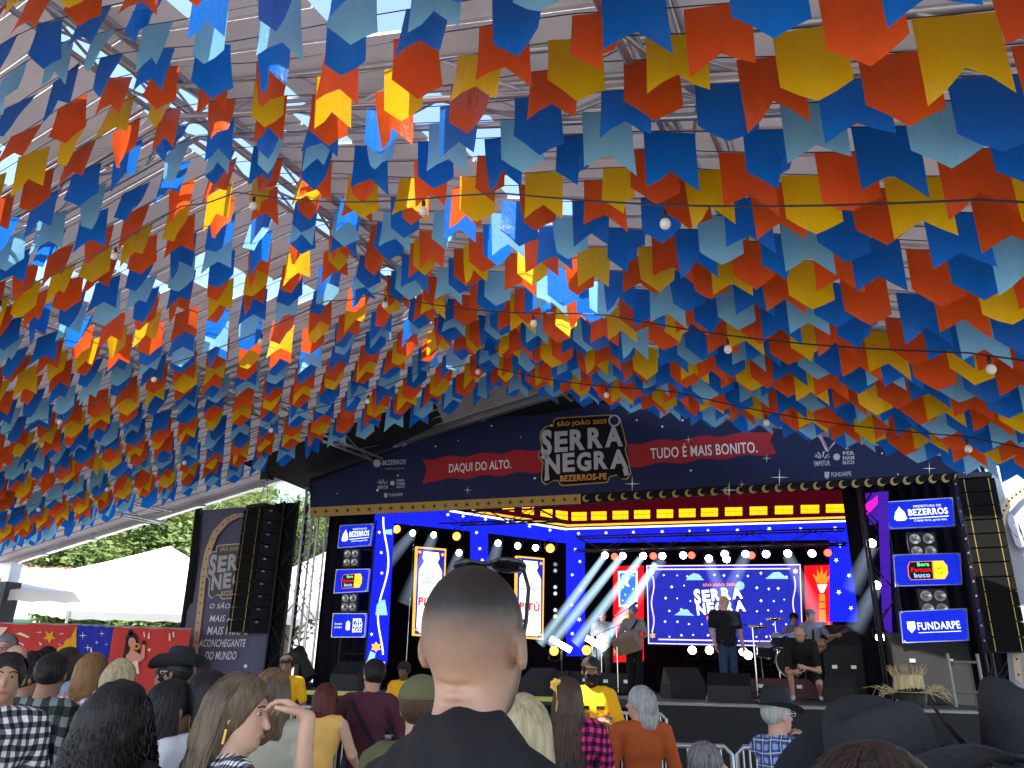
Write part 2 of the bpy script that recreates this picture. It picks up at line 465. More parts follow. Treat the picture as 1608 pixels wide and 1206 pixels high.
for k in range(NS):
    col = CYC[k % 6]; v = -2.1 - k * DV; rnd = random.Random(100 + k)
    drop = .43 + rnd.uniform(-.025, .03); ph = (k * .381 % 1) * .61 + rnd.uniform(-.03, .03) + .2
    vj = rnd.uniform(-.04, .04)
    def zz(u):
        s_ = .07 * abs(math.sin(math.pi * u / 4.3)) + .02 * math.sin(u * 2.1 + k)
        z = roof_z(u) - drop - s_
        if abs(u) < .8: z -= .10 * (1 - abs(u) / .8)
        return z
    root = empty('bunting_string', T(0, v, 0), TRZ, f'string of {CN[col]} plastic pennants, {ordinal(k + 1)} row back from the stage gable', 'bunting', 'pennant strings under the tent roof')
    us = np.linspace(UL + .3, UR_ - .3, 64)
    MB().tube([(u, .0, zz(u) + .004) for u in us], .0035, 4).build('cord', cord, root)
    n = int((UR_ - UL - .8) / .61); pu = UL + .5 + ph
    vw = rnd.uniform(0, 6)
    for i in range(n):
        u = pu + i * .61 + rnd.uniform(-.025, .025)
        if u > UR_ - .4: break
        z = zz(u); side = -1 if u < 0 else 1
        x, y, d = proj(T(u, v, z - .2))
        if d < .6 or not (-330 < x < 1940 and -300 < y < 1250): continue
        if rnd.random() < (.07 if u < -1.5 else .03): continue
        var = rnd.choice((0, 0, 1, 1, 2, 2, 3, 4)); shp = (i + k) % 2
        o = place(flag_mesh(col, shp, var, side), 'flag', (u, 0, z), root, (rnd.gauss(0, .06), 0, rnd.gauss(0, .05) + (.25 * min(1, -u / 1.5) if u < 0 else 0)))
        if rnd.random() < .008: o.rotation_euler = (rnd.uniform(.8, 1.4), rnd.uniform(-.3, .3), rnd.gauss(0, .5))

# festoon cables with round bulbs
bulb_m = plain('bulb_glass', (.75, .72, .62), .15, 0, .1, 5, 30, 0)
black = plain('black_plastic', (.012, .012, .013), .45, 0, .2, 8, 60, .15)
def festoon(v, label, drop, ub, n):
    root = empty('festoon_cable', T(0, v, 0), TRZ, label, 'festoon', 'festoon light cables')
    z = lambda u: roof_z(u) - drop - .10 * abs(math.sin(math.pi * u / 3.1)) - (.15 if abs(u) < .3 else 0)
    us = np.linspace(UL + 1, UR_ - 1, 70)
    MB().tube([(u, .03 * math.sin(u), z(u)) for u in us], .007, 5).build('cable', black, root)
    for i in range(n):
        u = ub + i * 1.9
        if u > UR_ - 1: break
        b = MB().lathe([(.008, 0), (.014, -.02), (.016, -.05), (.012, -.06)], 8, (u, 0, z(u) - .02)).build('bulb', black, root, True)
        MB().ell((u, 0, z(u) - .125), (.036, .036, .04), 12, 8).build('globe', bulb_m, b, True)
festoon(-8.45, 'black festoon cable with round clear bulbs hung near the outermost rafter', .86, -7.0, 14)
festoon(-4.0, 'black festoon cable with round clear bulbs hung at the middle rafter', .95, -11, 18)
festoon(-6.3, 'black festoon cable with round clear bulbs hung between two rafters', .92, -9, 16)
# ------------------------------------------------------------------ outside, beyond the open end
def _pvc():
    g = NG('white_pvc'); c = g.mix(g.noise(1.5, 3), (.80, .80, .79), (.88, .88, .87)); d = g.n('ShaderNodeBsdfDiffuse'); g.l(c, d.inputs[0]); t = g.n('ShaderNodeBsdfTranslucent'); g.l(c, t.inputs[0])
    m = g.n('ShaderNodeMixShader'); m.inputs[0].default_value = .3; g.l(d.outputs[0], m.inputs[1]); g.l(t.outputs[0], m.inputs[2]); return g.done(m)
white_pvc = _pvc()
steel = plain('galvanised_steel', (.5, .51, .52), .4, .85, .2, 4, 90, .1)
def pavilion(px, D, half, eave, peak, label, rz=.3):
    c = at(px, 1040, D); root = empty('pavilion_tent', (c.x, c.y, 0), rz, label, 'tent', 'white pyramid tents')
    mb = MB(); n = 8
    vs = []
    for i in range(n + 1):
        t = i / n; h = half * (1 - t); z = eave + (peak - eave) * (t ** 1.25)
        vs += [(-h, -h, z), (h, -h, z), (h, h, z), (-h, h, z)]
    fs = [(4 * i + k, 4 * i + (k + 1) % 4, 4 * i + 4 + (k + 1) % 4, 4 * i + 4 + k) for i in range(n) for k in range(4)]
    mb.add(vs, fs); mb.build('canopy', white_pvc, root)
    m2 = MB()
    for k in range(4):
        a = [(-half, -half), (half, -half), (half, half), (-half, half)]; p, q = a[k], a[(k + 1) % 4]
        for s in range(10):
            f0, f1 = s / 10, (s + 1) / 10
            P0 = (p[0] + (q[0] - p[0]) * f0, p[1] + (q[1] - p[1]) * f0); P1 = (p[0] + (q[0] - p[0]) * f1, p[1] + (q[1] - p[1]) * f1)
            m2.add([(P0[0], P0[1], eave), (P1[0], P1[1], eave), (P1[0], P1[1], eave - .26), ((P0[0] + P1[0]) / 2, (P0[1] + P1[1]) / 2, eave - .31), (P0[0], P0[1], eave - .26)], [(0, 1, 2, 3, 4)])
    m2.build('valance', white_pvc, root)
    for x in (-1, 1):
        for y in (-1, 1): MB().tube([(x * (half - .05), y * (half - .05), 0), (x * (half - .05), y * (half - .05), eave)], .05, 8).build('leg', steel, root)
    return root
pavilion(236, 26, 4.3, 3.5, 5.4, 'white pyramid tent with scalloped valance standing behind the red printed fence', .15)
pavilion(505, 30, 3.4, 3.9, 6.0, 'white pyramid tent standing behind the silver stage tower', .1)

def leaf_mat(name, c):
    g = NG(name); ob = g.n('ShaderNodeTexCoord'); v = g.noise(1.6, 3)
    col = g.mix(v, tuple(q * .55 for q in c), c)
    d = g.pr(col, .5, 0, None, .3); t = g.n('ShaderNodeBsdfTranslucent'); g.l(col, t.inputs[0])
    m = g.n('ShaderNodeMixShader'); m.inputs[0].default_value = .5; g.l(d.outputs[0], m.inputs[1]); g.l(t.outputs[0], m.inputs[2]); return g.done(m)
bark = plain('bark', (.16, .12, .085), .9, 0, .4, 4, 30, .8)
leafs = [leaf_mat('leaves_a', (.19, .27, .075)), leaf_mat('leaves_b', (.22, .29, .09))]
def tree(px, D, h, rad, label, seed, lm):
    rnd = random.Random(seed); c = at(px, 1040, D)
    root = empty('leafy_tree', (c.x, c.y, 0), rnd.uniform(0, 6), label, 'tree', 'trees behind the white tents')
    mb = MB(); mb.tube([(0, 0, 0), (.1, .05, h * .3), (-.05, .1, h * .55)], [.24, .18, .12], 9)
    tips = []
    for i in range(9):
        a = i * 2.4 + rnd.uniform(-.4, .4); r = rad * rnd.uniform(.45, .85); z0 = h * rnd.uniform(.25, .5); z1 = h * rnd.uniform(.55, .95)
        m = (math.cos(a) * r * .45, math.sin(a) * r * .45, (z0 + z1) / 2 + .3); e_ = (math.cos(a) * r, math.sin(a) * r, z1)
        mb.tube([(0, 0, z0), m, e_], [.09, .055, .02], 6); tips.append(e_); tips.append(m)
    mb.build('trunk', bark, root, True)
    cl = MB()
    centers = [(t, rad * rnd.uniform(.28, .46)) for t in tips] + [((rnd.gauss(0, rad * .4), rnd.gauss(0, rad * .4), h * rnd.uniform(.35, .95)), rad * rnd.uniform(.25, .42)) for _ in range(16)]
    for cc, r in centers:
        for _ in range(420):
            d = Vector((rnd.gauss(0, 1), rnd.gauss(0, 1), rnd.gauss(0, 1))).normalized() * r * rnd.random() ** .4
            p = Vector(cc) + Vector((d.x, d.y, d.z * .75)); s = rnd.uniform(.10, .21)
            a = Vector((rnd.gauss(0, 1), rnd.gauss(0, 1), rnd.gauss(0, .5))).normalized(); b = a.orthogonal().normalized()
            cl.add([p - a * s, p + b * s * .45, p + a * s, p - b * s * .45], [(0, 1, 2, 3)])
    cl.build('crown', lm, root)
tree(95, 36, 9.0, 3.8, 'broad leafy tree behind the house with the green door', 3, leafs[0])
tree(215, 38, 9.8, 4.2, 'tall leafy tree rising over the peak of the white pyramid tent', 5, leafs[1])
tree(330, 37, 9.2, 4.0, 'leafy tree behind the hanging printed banner', 8, leafs[0])
tree(450, 39, 10.2, 4.2, 'leafy tree seen through the silver stage tower', 11, leafs[1])
tree(150, 33, 4.6, 2.6, 'low leafy tree under the eave of the white pyramid tent', 14, leafs[0])
tree(245, 34, 4.4, 2.6, 'low leafy tree beside the far legs of the pyramid tent', 15, leafs[1])
tree(560, 42, 10.5, 4.4, 'leafy tree behind the black stage drape', 17, leafs[0])
tree(-60, 40, 9, 4.2, 'leafy tree beside the house wall', 21, leafs[0])

# house with green shutters
plaster = plain('plaster', (.62, .58, .5), .9, 0, .12, 2, 40, .4)
green = plain('green_paint', (.012, .14, .05), .5, 0, .2, 6, 40, .2)
tile = plain('roof_tile', (.3, .2, .15), .9, 0, .3, 4, 30, .5)
c = at(-48, 1040, 31); hs = empty('house', (c.x, c.y, 0), 0, 'old plastered house with green doors behind the tent post', 'house')
MB().box((0, 1.5, 2.3), (4.6, 3, 4.6)).build('wall', plaster, hs)
for x in (-1.35, .2, 1.5):
    dd = MB().box((x, -.03, 1.6), (.95, .08, 3.2)).build('door', green, hs); MB().box((x, -.05, 3.5), (.95, .1, .5)).build('fanlight', plain('pale_glass', (.6, .65, .6), .2, 0, .1, 3, 20, 0), dd)
rf = empty('roof', (0, 0, 0)); rf.parent = hs
for i in range(18): MB().tube([(-2.45 + i * .285, -.5, 4.72), (-2.45 + i * .285, 3.4, 5.6)], .15, 8).build('roof_tile', tile, rf, True)

# printed fence along the side
fence_d = 16.6
def fpx(x, y): p = at(x, y, fence_d); return p.x, p.z
red_p = cloth('fence_red', (.62, .05, .045), .7, .12, 2.5, .35); blue_p = cloth('fence_blue', (.02, .03, .42), .7, .12, 2.5, .35)
yel_p = cloth('fence_yellow', (.85, .42, .02), .7, .1, 2.5, .35); pale_p = cloth('fence_pale', (.85, .72, .55), .7, .1, 3, .3)
skin_p = cloth('fence_rose', (.75, .32, .24), .7, .1, 3, .3); ink_p = cloth('fence_ink', (.02, .018, .02), .7, .1, 3, .3)
def fence(x0, x1, mat, label, ytop0, ytop1):
    a, b = fpx(x0, ytop0), fpx(x1, ytop1)
    e = empty('fence_banner', ((a[0] + b[0]) / 2, fence_d, 0), 0, label, 'banner', 'printed banners on the side fence'); m = (a[0] + b[0]) / 2
    nx = 14; mb = MB(); vs = []; fs = []
    for j in range(5):
        for i in range(nx + 1):
            t = i / nx; zt = a[1] + (b[1] - a[1]) * t - .02 * math.sin(math.pi * t * 3) ** 2
            vs.append((a[0] + (b[0] - a[0]) * t - m, .015 * math.sin(t * 23 + j), .08 + (zt - .08) * j / 4))
    for j in range(4):
        for i in range(nx): k = j * (nx + 1) + i; fs.append((k, k + 1, k + nx + 2, k + nx + 1))
    mb.add(vs, fs).build('sheet', mat, e, True)
    MB().tube([(a[0] - m, .05, a[1]), (b[0] - m, .05, b[1])], .025, 6).build('rail', steel, e)
    return e, m
def fprint(e, m, name, mat, polys, y=-.03):
    mb = MB()
    for p in polys: mb.flat([(fpx(*q)[0] - m, fpx(*q)[1]) for q in p], y, .002)
    return mb.build(name, mat, e)
e, m = fence(-70, 122, red_p, 'red printed fence banner with a yellow star and a shooting comet', 977, 981)
fprint(e, m, 'star_print', yel_p, [star_pts((79, 1000), 11)])
fprint(e, m, 'ray_print', pale_p, [[(26, 995), (34, 993), (48, 1000), (46, 1002)], [(26, 1006), (40, 1012), (38, 1014)], [(92, 996), (100, 994), (101, 996)], [(62, 1008), (68, 1011), (64, 1014)], [(92, 1010), (98, 1014), (94, 1013)], [(-30, 1010), (0, 985), (14, 985), (4, 997), (-20, 1014)], [(58, 993), (66, 992), (66, 994)]])
fprint(e, m, 'sky_print', yel_p, [[(88, 1030), (92, 1017), (100, 1014), (104, 1005), (113, 1001), (121, 984), (121, 1040), (88, 1060)]])
e, m = fence(123, 179, blue_p, 'blue printed fence banner with white sparkles', 981, 984)
sp = [star_pts(c, r, 4, .16) for c, r in (((131, 998), 7), ((161, 995), 5), ((153, 1009), 4), ((139, 1017), 6), ((168, 1012), 3))]
fprint(e, m, 'sparkle_print', pale_p, sp)
fprint(e, m, 'candle_print', pale_p, [[(143, 1018), (145, 1016), (147, 1030), (142, 1040)]])
e, m = fence(180, 300, red_p, 'red printed fence banner with a dark-haired dancer wearing a sunflower', 984, 988)
fprint(e, m, 'hair_print', ink_p, [disc_pts((208, 1003), 9.5, 14, 10), disc_pts((206, 993), 4.5, 10), [(199, 1003), (204, 1010), (202, 1026), (197, 1040), (193, 1040)], [(212, 1010), (218, 1004), (221, 1024), (224, 1034), (217, 1032)], disc_pts((227, 1009), 3.6, 10)])
fprint(e, m, 'figure_print', skin_p, [disc_pts((208.5, 1009), 6, 14, 8), [(206, 1016), (211, 1016), (212, 1022), (222, 1028), (225, 1012), (229, 1014), (228, 1034), (219, 1040), (217, 1052), (198, 1052), (199, 1030), (205, 1023)]], -.034)
fprint(e, m, 'dress_print', pale_p, [[(200, 1036), (208, 1040), (217, 1037), (220, 1058), (197, 1058)]], -.036)
fprint(e, m, 'flower_print', yel_p, [star_pts((216, 1015), 6.5, 9, .6)], -.038)
fprint(e, m, 'flower_centre', ink_p, [disc_pts((216, 1015), 2.6)], -.042)
fprint(e, m, 'note_print', pale_p, [[(226, 993), (228, 992), (229, 1000), (227, 1001)], [(234, 994), (236, 993), (236, 1003), (233, 1003)], [(266, 995), (268, 994), (269, 1006), (266, 1006)], [(272, 993), (274, 992), (275, 1000), (272, 1001)], [(232, 1020), (238, 1018), (236, 1024)]])
# ------------------------------------------------------------------ the stage
DECK = 1.30
matt = plain('matt_black', (.009, .009, .010), .8, 0, .3, 3, 40, .2)
deckm = plain('deck_board', (.02, .018, .018), .6, 0, .4, 2, 60, .3)
drape_m = cloth('black_drape', (.006, .006, .008), .95, .3, 5, .6)
navy = cloth('navy_print', (.012, .018, .065), .75, .15, 1.2, .25)
blackp = cloth('black_print', (.004, .004, .005), .85, .1, 2, .3)
redp = cloth('red_print', (.33, .02, .028), .75, .1, 1.2, .2)
goldp = cloth('gold_print', (.42, .28, .085), .75, .1, 2, .2)
greyp = cloth('grey_print', (.42, .42, .47), .75, .06, 2, .2)
orangep = cloth('orange_print', (.62, .29, .06), .75, .1, 2, .2)
whitep = cloth('white_print', (.72, .72, .74), .75, .05, 2, .2)
e = sthing('stage_deck', 'raised black stage deck with cloth skirt under the banner', 'stage')
MB().box((0, 2.9, DECK - .06), (14.6, 8.2, .12)).build('deck', deckm, e)
sk = MB(); vs = []; fs = []; n = 150
for i in range(n + 1):
    t = i / n; u = -7.3 + 14.6 * t; y = -1.18 - .035 * math.sin(i * 1.9)
    vs += [(u, y, DECK - .02), (u, y, 0.02)]
fs = [(2 * i, 2 * i + 1, 2 * i + 3, 2 * i + 2) for i in range(n)]
sk.add(vs, fs).build('skirt', drape_m, e, True)
MB().box((3.2, -1.55, DECK * .5 - .02), (4.6, .62, DECK - .04)).build('thrust', matt, e)
MB().box((3.2, -1.55, DECK - .03), (4.64, .66, .03)).build('thrust_edge', plain('edge_trim', (.25, .24, .22), .5, .4, .2, 4, 40, .1), e)
tape = plain('caution_tape', (.55, .5, .08), .5, 0, .3, 9, 40, .1)
MB().box((-3.4, -1.225, DECK - .03), (7.4, .012, .07)).build('caution_tape', tape, e)

# black drapes round the stage
def drape(name, label, pts, z0, z1, per=9):
    root = sthing(name, label, 'drape', (pts[0][0], pts[0][1], 0), 'black stage drapes'); mb = MB(); vs = []; L = 0; o = pts[0]
    for (a, b) in zip(pts[:-1], pts[1:]):
        d = Vector((b[0] - a[0], b[1] - a[1], 0)); n = max(4, int(d.length * per * 2)); nn = Vector((-d.y, d.x, 0)).normalized()
        for i in range(n + 1):
            p = Vector((a[0] - o[0], a[1] - o[1], 0)) + d * (i / n) + nn * (.04 * math.sin(i * 1.7)); vs += [(p.x, p.y, z0), (p.x, p.y, z1)]
    mb.add(vs, [(2 * i, 2 * i + 2, 2 * i + 3, 2 * i + 1) for i in range(len(vs) // 2 - 1)]); mb.build('cloth', drape_m, root, True); return root
drape('back_drape', 'black cloth closing the back of the stage', [(-6.6, 6.6), (6.6, 6.6)], DECK, 6.8)
drape('side_drape', 'black cloth closing the tree side of the stage', [(spx(512, 900, .9)[0], .9), (-4.75, 1.3)], 0.02, 5.3)
drape('side_drape', 'black cloth closing the side wall of the stage by the silver tower', [(-6.3, 1.2), (-6.6, 6.6)], 0.02, 5.6)
drape('side_drape', 'black cloth behind the stack of sponsor signs on the line-array tower', [(4.55, 1.7), (6.9, 1.3)], 0.02, 5.3)
drape('side_drape', 'black cloth closing the stage wall behind the bassist', [(6.8, 1.3), (6.6, 6.6)], 0.02, 5.6)
e = sthing('stage_roof', 'black fabric gable roof over the stage with an added shading overhang', 'roof', (0, 0, 0))
AP = SP0.z
mb = MB()
OV = -1.7  # front overhang, added to keep the sun off banner and singer
mb.add([(-6.7, OV, 5.42), (0, OV, AP + .04), (6.7, OV, 5.42), (-6.7, 6.8, 5.42), (0, 6.8, AP + .04), (6.7, 6.8, 5.42)], [(0, 1, 4, 3), (1, 2, 5, 4)])
mb.build('canopy', matt, e)

# the gable banner
e = sthing('stage_banner', 'dark printed gable banner with festival logo across the stage front', 'banner'); BN = e
def B(x, y): return spx(x, y, 0.)
def bpoly(name, mat, polys, y):
    mb = MB()
    for p in polys: mb.flat([B(*q) for q in p], y)
    return mb.build(name, mat, e)
mb = MB(); mb.flat([B(487, 812), B(900, 792), B(1500, 752), B(1545, 750), B(1545, 700), B(1500, 690), B(1200, 640), B(930, 595), B(700, 678), B(487, 752)], 0, .03); mb.build('sheet', blackp, e)
navtop = [(1541, 702), (1495, 695), (1400, 684), (1300, 676), (1200, 660), (1120, 645), (1060, 636), (1000, 631), (940, 634), (890, 644), (840, 652), (780, 655), (740, 660), (680, 684), (600, 716), (491, 757)]
bpoly('navy_field', navy, [[(489, 797), (900, 776), (1200, 760), (1541, 740)] + navtop], -.004)
def ribbon(x0, y0, x1, y1, hgt, left):
    top, bot = [], []; n = 26
    for i in range(n + 1):
        t = i / n; x = x0 + (x1 - x0) * t; y = y0 + (y1 - y0) * t; wv = 2.2 * math.sin(t * math.pi * 7)
        top.append((x, y + wv)); bot.append((x + (2 if left else 2) , y + hgt + wv))
    if left: bot[0] = (bot[0][0] - 3, bot[0][1] + 5); mid = [(x0 + 7, y0 + hgt * .45)]; return top + bot[::-1] + mid
    return top + [(x1 - 8, y1 + hgt * .45)] + bot[::-1]
bpoly('ribbon', redp, [ribbon(664, 721, 852, 705, 35, True)], -.008)
bpoly('ribbon', redp, [ribbon(986, 697, 1217, 676, 36, False)], -.008)
mb = MB(); put_text(mb, 'DAQUI DO ALTO.', B(705, 745), B(803, 738), B(705, 729)[1] - B(705, 745)[1], -.012, .012); mb.build('slogan', whitep, e); mb = MB()
put_text(mb, 'TUDO É MAIS BONITO.', B(1022, 721), B(1190, 711), B(1022, 700)[1] - B(1022, 721)[1], -.012, .012); mb.build('slogan', whitep, e)
LG = [(250, 170), (300, 140), (1000, 95), (1060, 100), (1165, 150), (1175, 230), (1200, 300), (1245, 500), (1230, 570), (1300, 850), (1305, 900), (1250, 975), (1180, 975), (1120, 920), (1020, 940), (985, 1020), (380, 1065), (340, 1050), (310, 995), (250, 995), (150, 1055), (90, 1010), (85, 930), (105, 740), (45, 680), (45, 620), (105, 560), (65, 420), (75, 330), (150, 250), (245, 250)]
lg = [(840 + a / 8.617, 640 + b / 8.617) for a, b in LG]
cx_, cy_ = 919, 708
bpoly('logo_outline', goldp, [lg], -.011)
bpoly('logo_shape', blackp, [[(cx_ + (a - cx_) * .975, cy_ + (b - cy_) * .968) for a, b in lg]], -.014)
def logo_text(mb, P, f, sc=1., dy=0., y=-.018):
    """letters of the two-line logo; f maps logo pixels to the plane"""
    for ch, x0, x1, yb, yt in (('S', 849, 868, 717, 674), ('E', 870, 893, 711, 677), ('R', 894, 920, 708, 674), ('R', 922, 948, 705, 671), ('A', 949, 980, 703, 669),
                               ('N', 855, 881, 746, 714), ('E', 883, 904, 742, 711), ('G', 905, 930, 741, 710), ('R', 932, 956, 738, 708), ('A', 957, 988, 737, 706)):
        a, b, c_ = f(x0, yb), f(x1, yb - (x1 - x0) * .06), f(x0, yt); a2 = (a[0] + (b[0] - a[0]) * .045, a[1]); b2 = (b[0] - (b[0] - a[0]) * .045, b[1]); put_text(mb, ch, a2, b2, (c_[1] - a[1]) * .96, y, .045)
mb = MB(); logo_text(mb, None, B)
mb.flat([B(849, 717), B(857, 712), B(862, 719), B(856, 722), B(850, 720)], -.018); mb.flat([B(856, 746), B(863, 746), B(863, 754), B(855, 756)], -.018); mb.flat([B(978, 737), B(985, 733), B(988, 745), B(981, 748)], -.018)
mb.build('logo_letters', greyp, e)
mb = MB(); put_text(mb, 'SÃO JOÃO 2025', B(875, 672), B(953, 667), B(875, 661)[1] - B(875, 671)[1], -.018, .03)
put_text(mb, 'BEZERROS-PE', B(880, 757), B(953, 753), B(880, 747)[1] - B(880, 757)[1], -.018, .03); mb.build('logo_caption', orangep, e)
mb = MB(); mb.flat([B(*q) for q in disc_pts((965, 661), 9.5, 18)], -.02); mb.build('logo_badge', greyp, e)
mb = MB(); mb.flat([B(*q) for q in disc_pts((965, 661), 7, 16)], -.023); mb.build('badge_centre', navy, e)
# gold star strip and crescents along the hem
bpoly('star_strip', goldp, [[(487, 812), (912, 791), (912, 776), (487, 797)]], -.008)
mb = MB()
for i in range(25):
    t = (i + .5) / 25; x = 487 + 425 * t; y = 804.5 - 21 * t; r = 5.2
    for k in range(4):
        a = math.pi * k / 4; dx, dy = r * math.cos(a), r * math.sin(a); nx, ny = -math.sin(a) * .55, math.cos(a) * .55
        mb.flat([B(x - dx, y - dy), B(x + nx, y + ny), B(x + dx, y + dy), B(x - nx, y - ny)], -.0121 - .0003 * k)
tag(mb.build('strip_stars', blackp, e), kind='stuff')
mb = MB()
def crescent(c, r):
    o = [(c[0] + r * math.cos(a), c[1] + r * math.sin(a)) for a in np.linspace(.55, 5.0, 14)]
    i_ = [(c[0] + r * .38 + r * .74 * math.cos(a), c[1] - r * .22 + r * .74 * math.sin(a)) for a in np.linspace(4.75, .75, 12)]
    return o + i_
for i in range(30):
    t = i / 29; mb = MB(); mb.flat([B(*q) for q in crescent((920 + 585 * t, 783 - 30 * t - 3 * t * t), 5.4 + 1.4 * t)], -.009); mb.build('crescent', goldp, e)
mb = MB(); rnd = random.Random(5)
for c_, r in (((987, 639), 13), ((1016, 631), 6), ((1224, 752 - 2), 15), ((993, 760), 13), ((735, 770), 7), ((1081, 691), 7), ((1204, 720), 8), ((1145, 776 - 6), 14), ((1459, 736), 11), ((1552 - 30, 741 - 5), 9), ((1165, 773 - 12), 6)):
    mb.flat([B(*q) for q in star_pts(c_, r, 4, .09)], -.0205)
for c_ in ((772, 669), (866, 668), (1072, 660), (1102, 655), (1169, 658), (840, 751), (818, 687), (684, 701), (593, 770), (1085, 739), (1040, 670), (720, 692), (625, 747), (1354, 697), (1385, 712), (1000, 660), (530, 775), (1440, 712), (1410, 745)):
    mb.flat([B(*q) for q in disc_pts(c_, rnd.uniform(.9, 2.0), 8)], -.0085)
tag(mb.build('sparkles', whitep, e), kind='stuff')
mb = MB()
def sponsor(x, y, s, full=True):
    mb.flat([B(*q) for q in disc_pts((x - 9 * s, y + 6 * s), 8 * s, 12)], -.0085)
    a = B(x + 2 * s, y + 10 * s); put_text(mb, 'BEZERROS', a, B(x + 50 * s, y + 8 * s), B(x + 2 * s, y)[1] - a[1], -.0085, .02)
    a = B(x + 8 * s, y + 20 * s); put_text(mb, 'Cidade forte, gente feliz.', a, B(x + 48 * s, y + 18.5 * s), B(x + 8 * s, y + 16 * s)[1] - a[1], -.0085, 0)
    for k in range(6):
        a = math.radians(200 - k * 44 + 10); p0 = (x + 2 * s + 3 * s * math.cos(a), y + 50 * s - 3 * s * abs(math.sin(a))); p1 = (x + 2 * s + 11 * s * math.cos(a), y + 48 * s - 9 * s * abs(math.sin(a)))
        mb.flat([B(p0[0], p0[1]), B(p0[0] + 1.5 * s, p0[1]), B(p1[0] + 2 * s, p1[1]), B(p1[0] - .5 * s, p1[1])], -.0085)
    a = B(x - 8 * s, y + 60 * s); put_text(mb, 'EMPETUR', a, B(x + 14 * s, y + 59 * s), B(x - 8 * s, y + 53 * s)[1] - a[1], -.0085, .02)
    mb.flat([B(*q) for q in disc_pts((x + 23 * s, y + 47 * s), 5 * s, 8)], -.0085)
    for k, tx in enumerate(('PER', 'NAM', 'BUCO')):
        a = B(x + 32 * s, y + (44.5 + 6.5 * k) * s); put_text(mb, tx, a, B(x + 48 * s, y + (44 + 6.5 * k) * s), B(x, y)[1] - B(x, y + 5 * s)[1], -.0085, .03)
    mb.flat([B(*q) for q in ((x + 6 * s, y + 68 * s), (x + 13 * s, y + 68 * s), (x + 12 * s, y + 76 * s), (x + 9 * s, y + 78 * s), (x + 6 * s, y + 75 * s))], -.0085)
    a = B(x + 16 * s, y + 75 * s); put_text(mb, 'FUNDARPE', a, B(x + 44 * s, y + 73.5 * s), B(x, y)[1] - B(x, y + 6 * s)[1], -.0085, .015)
sponsor(1288, 665, 1.12); sponsor(599, 723, .76)
tag(mb.build('sponsor_marks', greyp, e), kind='stuff')

# ------------------------------------------------------------------ LED portal
ledb = led('led_blue', (.006, .010, .62), .8); ledw = led('led_white', (.85, .9, 1.), .7); ledr = led('led_red', (.75, .006, .012), .55)
ledy = led('led_yellow', (1., .42, .006), .7); leddr = led('led_dark_red', (.05, .002, .006), .4); ledm = led('led_magenta', (.7, .01, .42), .6); ledp = led('led_purple', (.05, .012, .32), .45)
ledo = led('led_orange', (1., .2, .015), .6); ledl = led('led_lavender', (.55, .45, .85), .8); ledsky = led('led_sky', (.3, .6, 1.), .5); ledn = led('led_navy', (.012, .016, .24), .75); ledg = led('led_gold', (.95, .42, .04), .6)
class Plane:
    """upright plane through two stage points; px() turns a photograph pixel into (along, height)"""
    def __init__(s, A, Bp):
        s.A = S(A[0], A[1], 0); d = S(Bp[0], Bp[1], 0) - s.A; s.L = d.length; s.d = d.normalized(); s.n = Vector((-s.d.y, s.d.x, 0)); s.rz = math.atan2(s.d.y, s.d.x)
    def px(s, x, y):
        d = ray(x, y); t = (s.A - CAM).dot(s.n) / d.dot(s.n); P = CAM + d * t; return ((P - s.A).dot(s.d), P.z)
def polys(root, name, mat, pl, ps, y, th=0.):
    mb = MB()
    for p in ps: mb.flat([pl.px(*q) for q in p], y, th)
    o = mb.build(name, mat, root)
    if len(ps) > 5: o['kind'] = 'stuff'
    return o
VB = 3.4
bk = Plane((-1, VB), (5, VB))
e = empty('led_portal', bk.A, bk.rz, 'blue glowing LED portal framing the back of the stage', 'led portal')
polys(e, 'header', ledb, bk, [[(889, 831), (1346, 818), (1346, 846), (889, 852)]], 0, .1)
polys(e, 'column', ledb, bk, [[(889, 852), (917, 851), (917, 1030), (889, 1030)]], 0, .1)
polys(e, 'column', ledb, bk, [[(1303, 848), (1346, 846), (1346, 976), (1303, 976)]], 0, .1)
polys(e, 'lamp_band', leddr, bk, [[(889, 770), (1346, 768), (1346, 815), (889, 828)]], .06, .05)
polys(e, 'white_line', ledw, bk, [[(889, 829.5), (1346, 816.5), (1346, 819), (889, 832)]], -.02, .02)
polys(e, 'gold_line', ledg, bk, [[(889, 824), (1346, 810.5), (1346, 813.5), (889, 827)]], -.02, .02)
for x in (909, 940, 974, 1008, 1044, 1079, 1114, 1152, 1191, 1231, 1272, 1312):
    y = 812 - (x - 909) * .031; w_ = 11.5 + (x - 909) * .008
    polys(e, 'lamp_panel', ledy, bk, [[(x - w_, y + 5), (x + w_, y + 4.6), (x + w_, y - 1.2), (x - w_, y - .8)], [(x - w_, y - 2), (x + w_, y - 2.4), (x + w_, y - 8), (x - w_, y - 7.6)]], 0, .05)
polys(e, 'star_pixels', ledw, bk, [star_pts((x, y), r, 5, .4) for x, y, r in ((909, 838, 3), (952, 837, 3), (995, 836, 3), (1040, 835, 3.2), (1083, 834, 2.5), (1112, 833, 2.5), (1158, 833, 3.5), (1208, 831, 4), (1257, 831, 3.5), (1311, 830, 4), (1319, 857, 4), (1313, 880, 4), (1333, 904, 4), (1317, 930, 4.5), (1336, 955, 4), (904, 863, 3), (911, 882, 3), (899, 903, 3), (912, 926, 3.4), (898, 950, 3), (910, 973, 4), (899, 995, 3.5))], -.03)
A1u = spx(617, 830, .9)[0]; B1u = spx(889, 840, VB)[0]
wg = Plane((A1u, .9), (B1u, VB))
e = empty('led_wing', wg.A, wg.rz, 'blue LED wing of the stage portal slanting past the two drink screens', 'led portal')
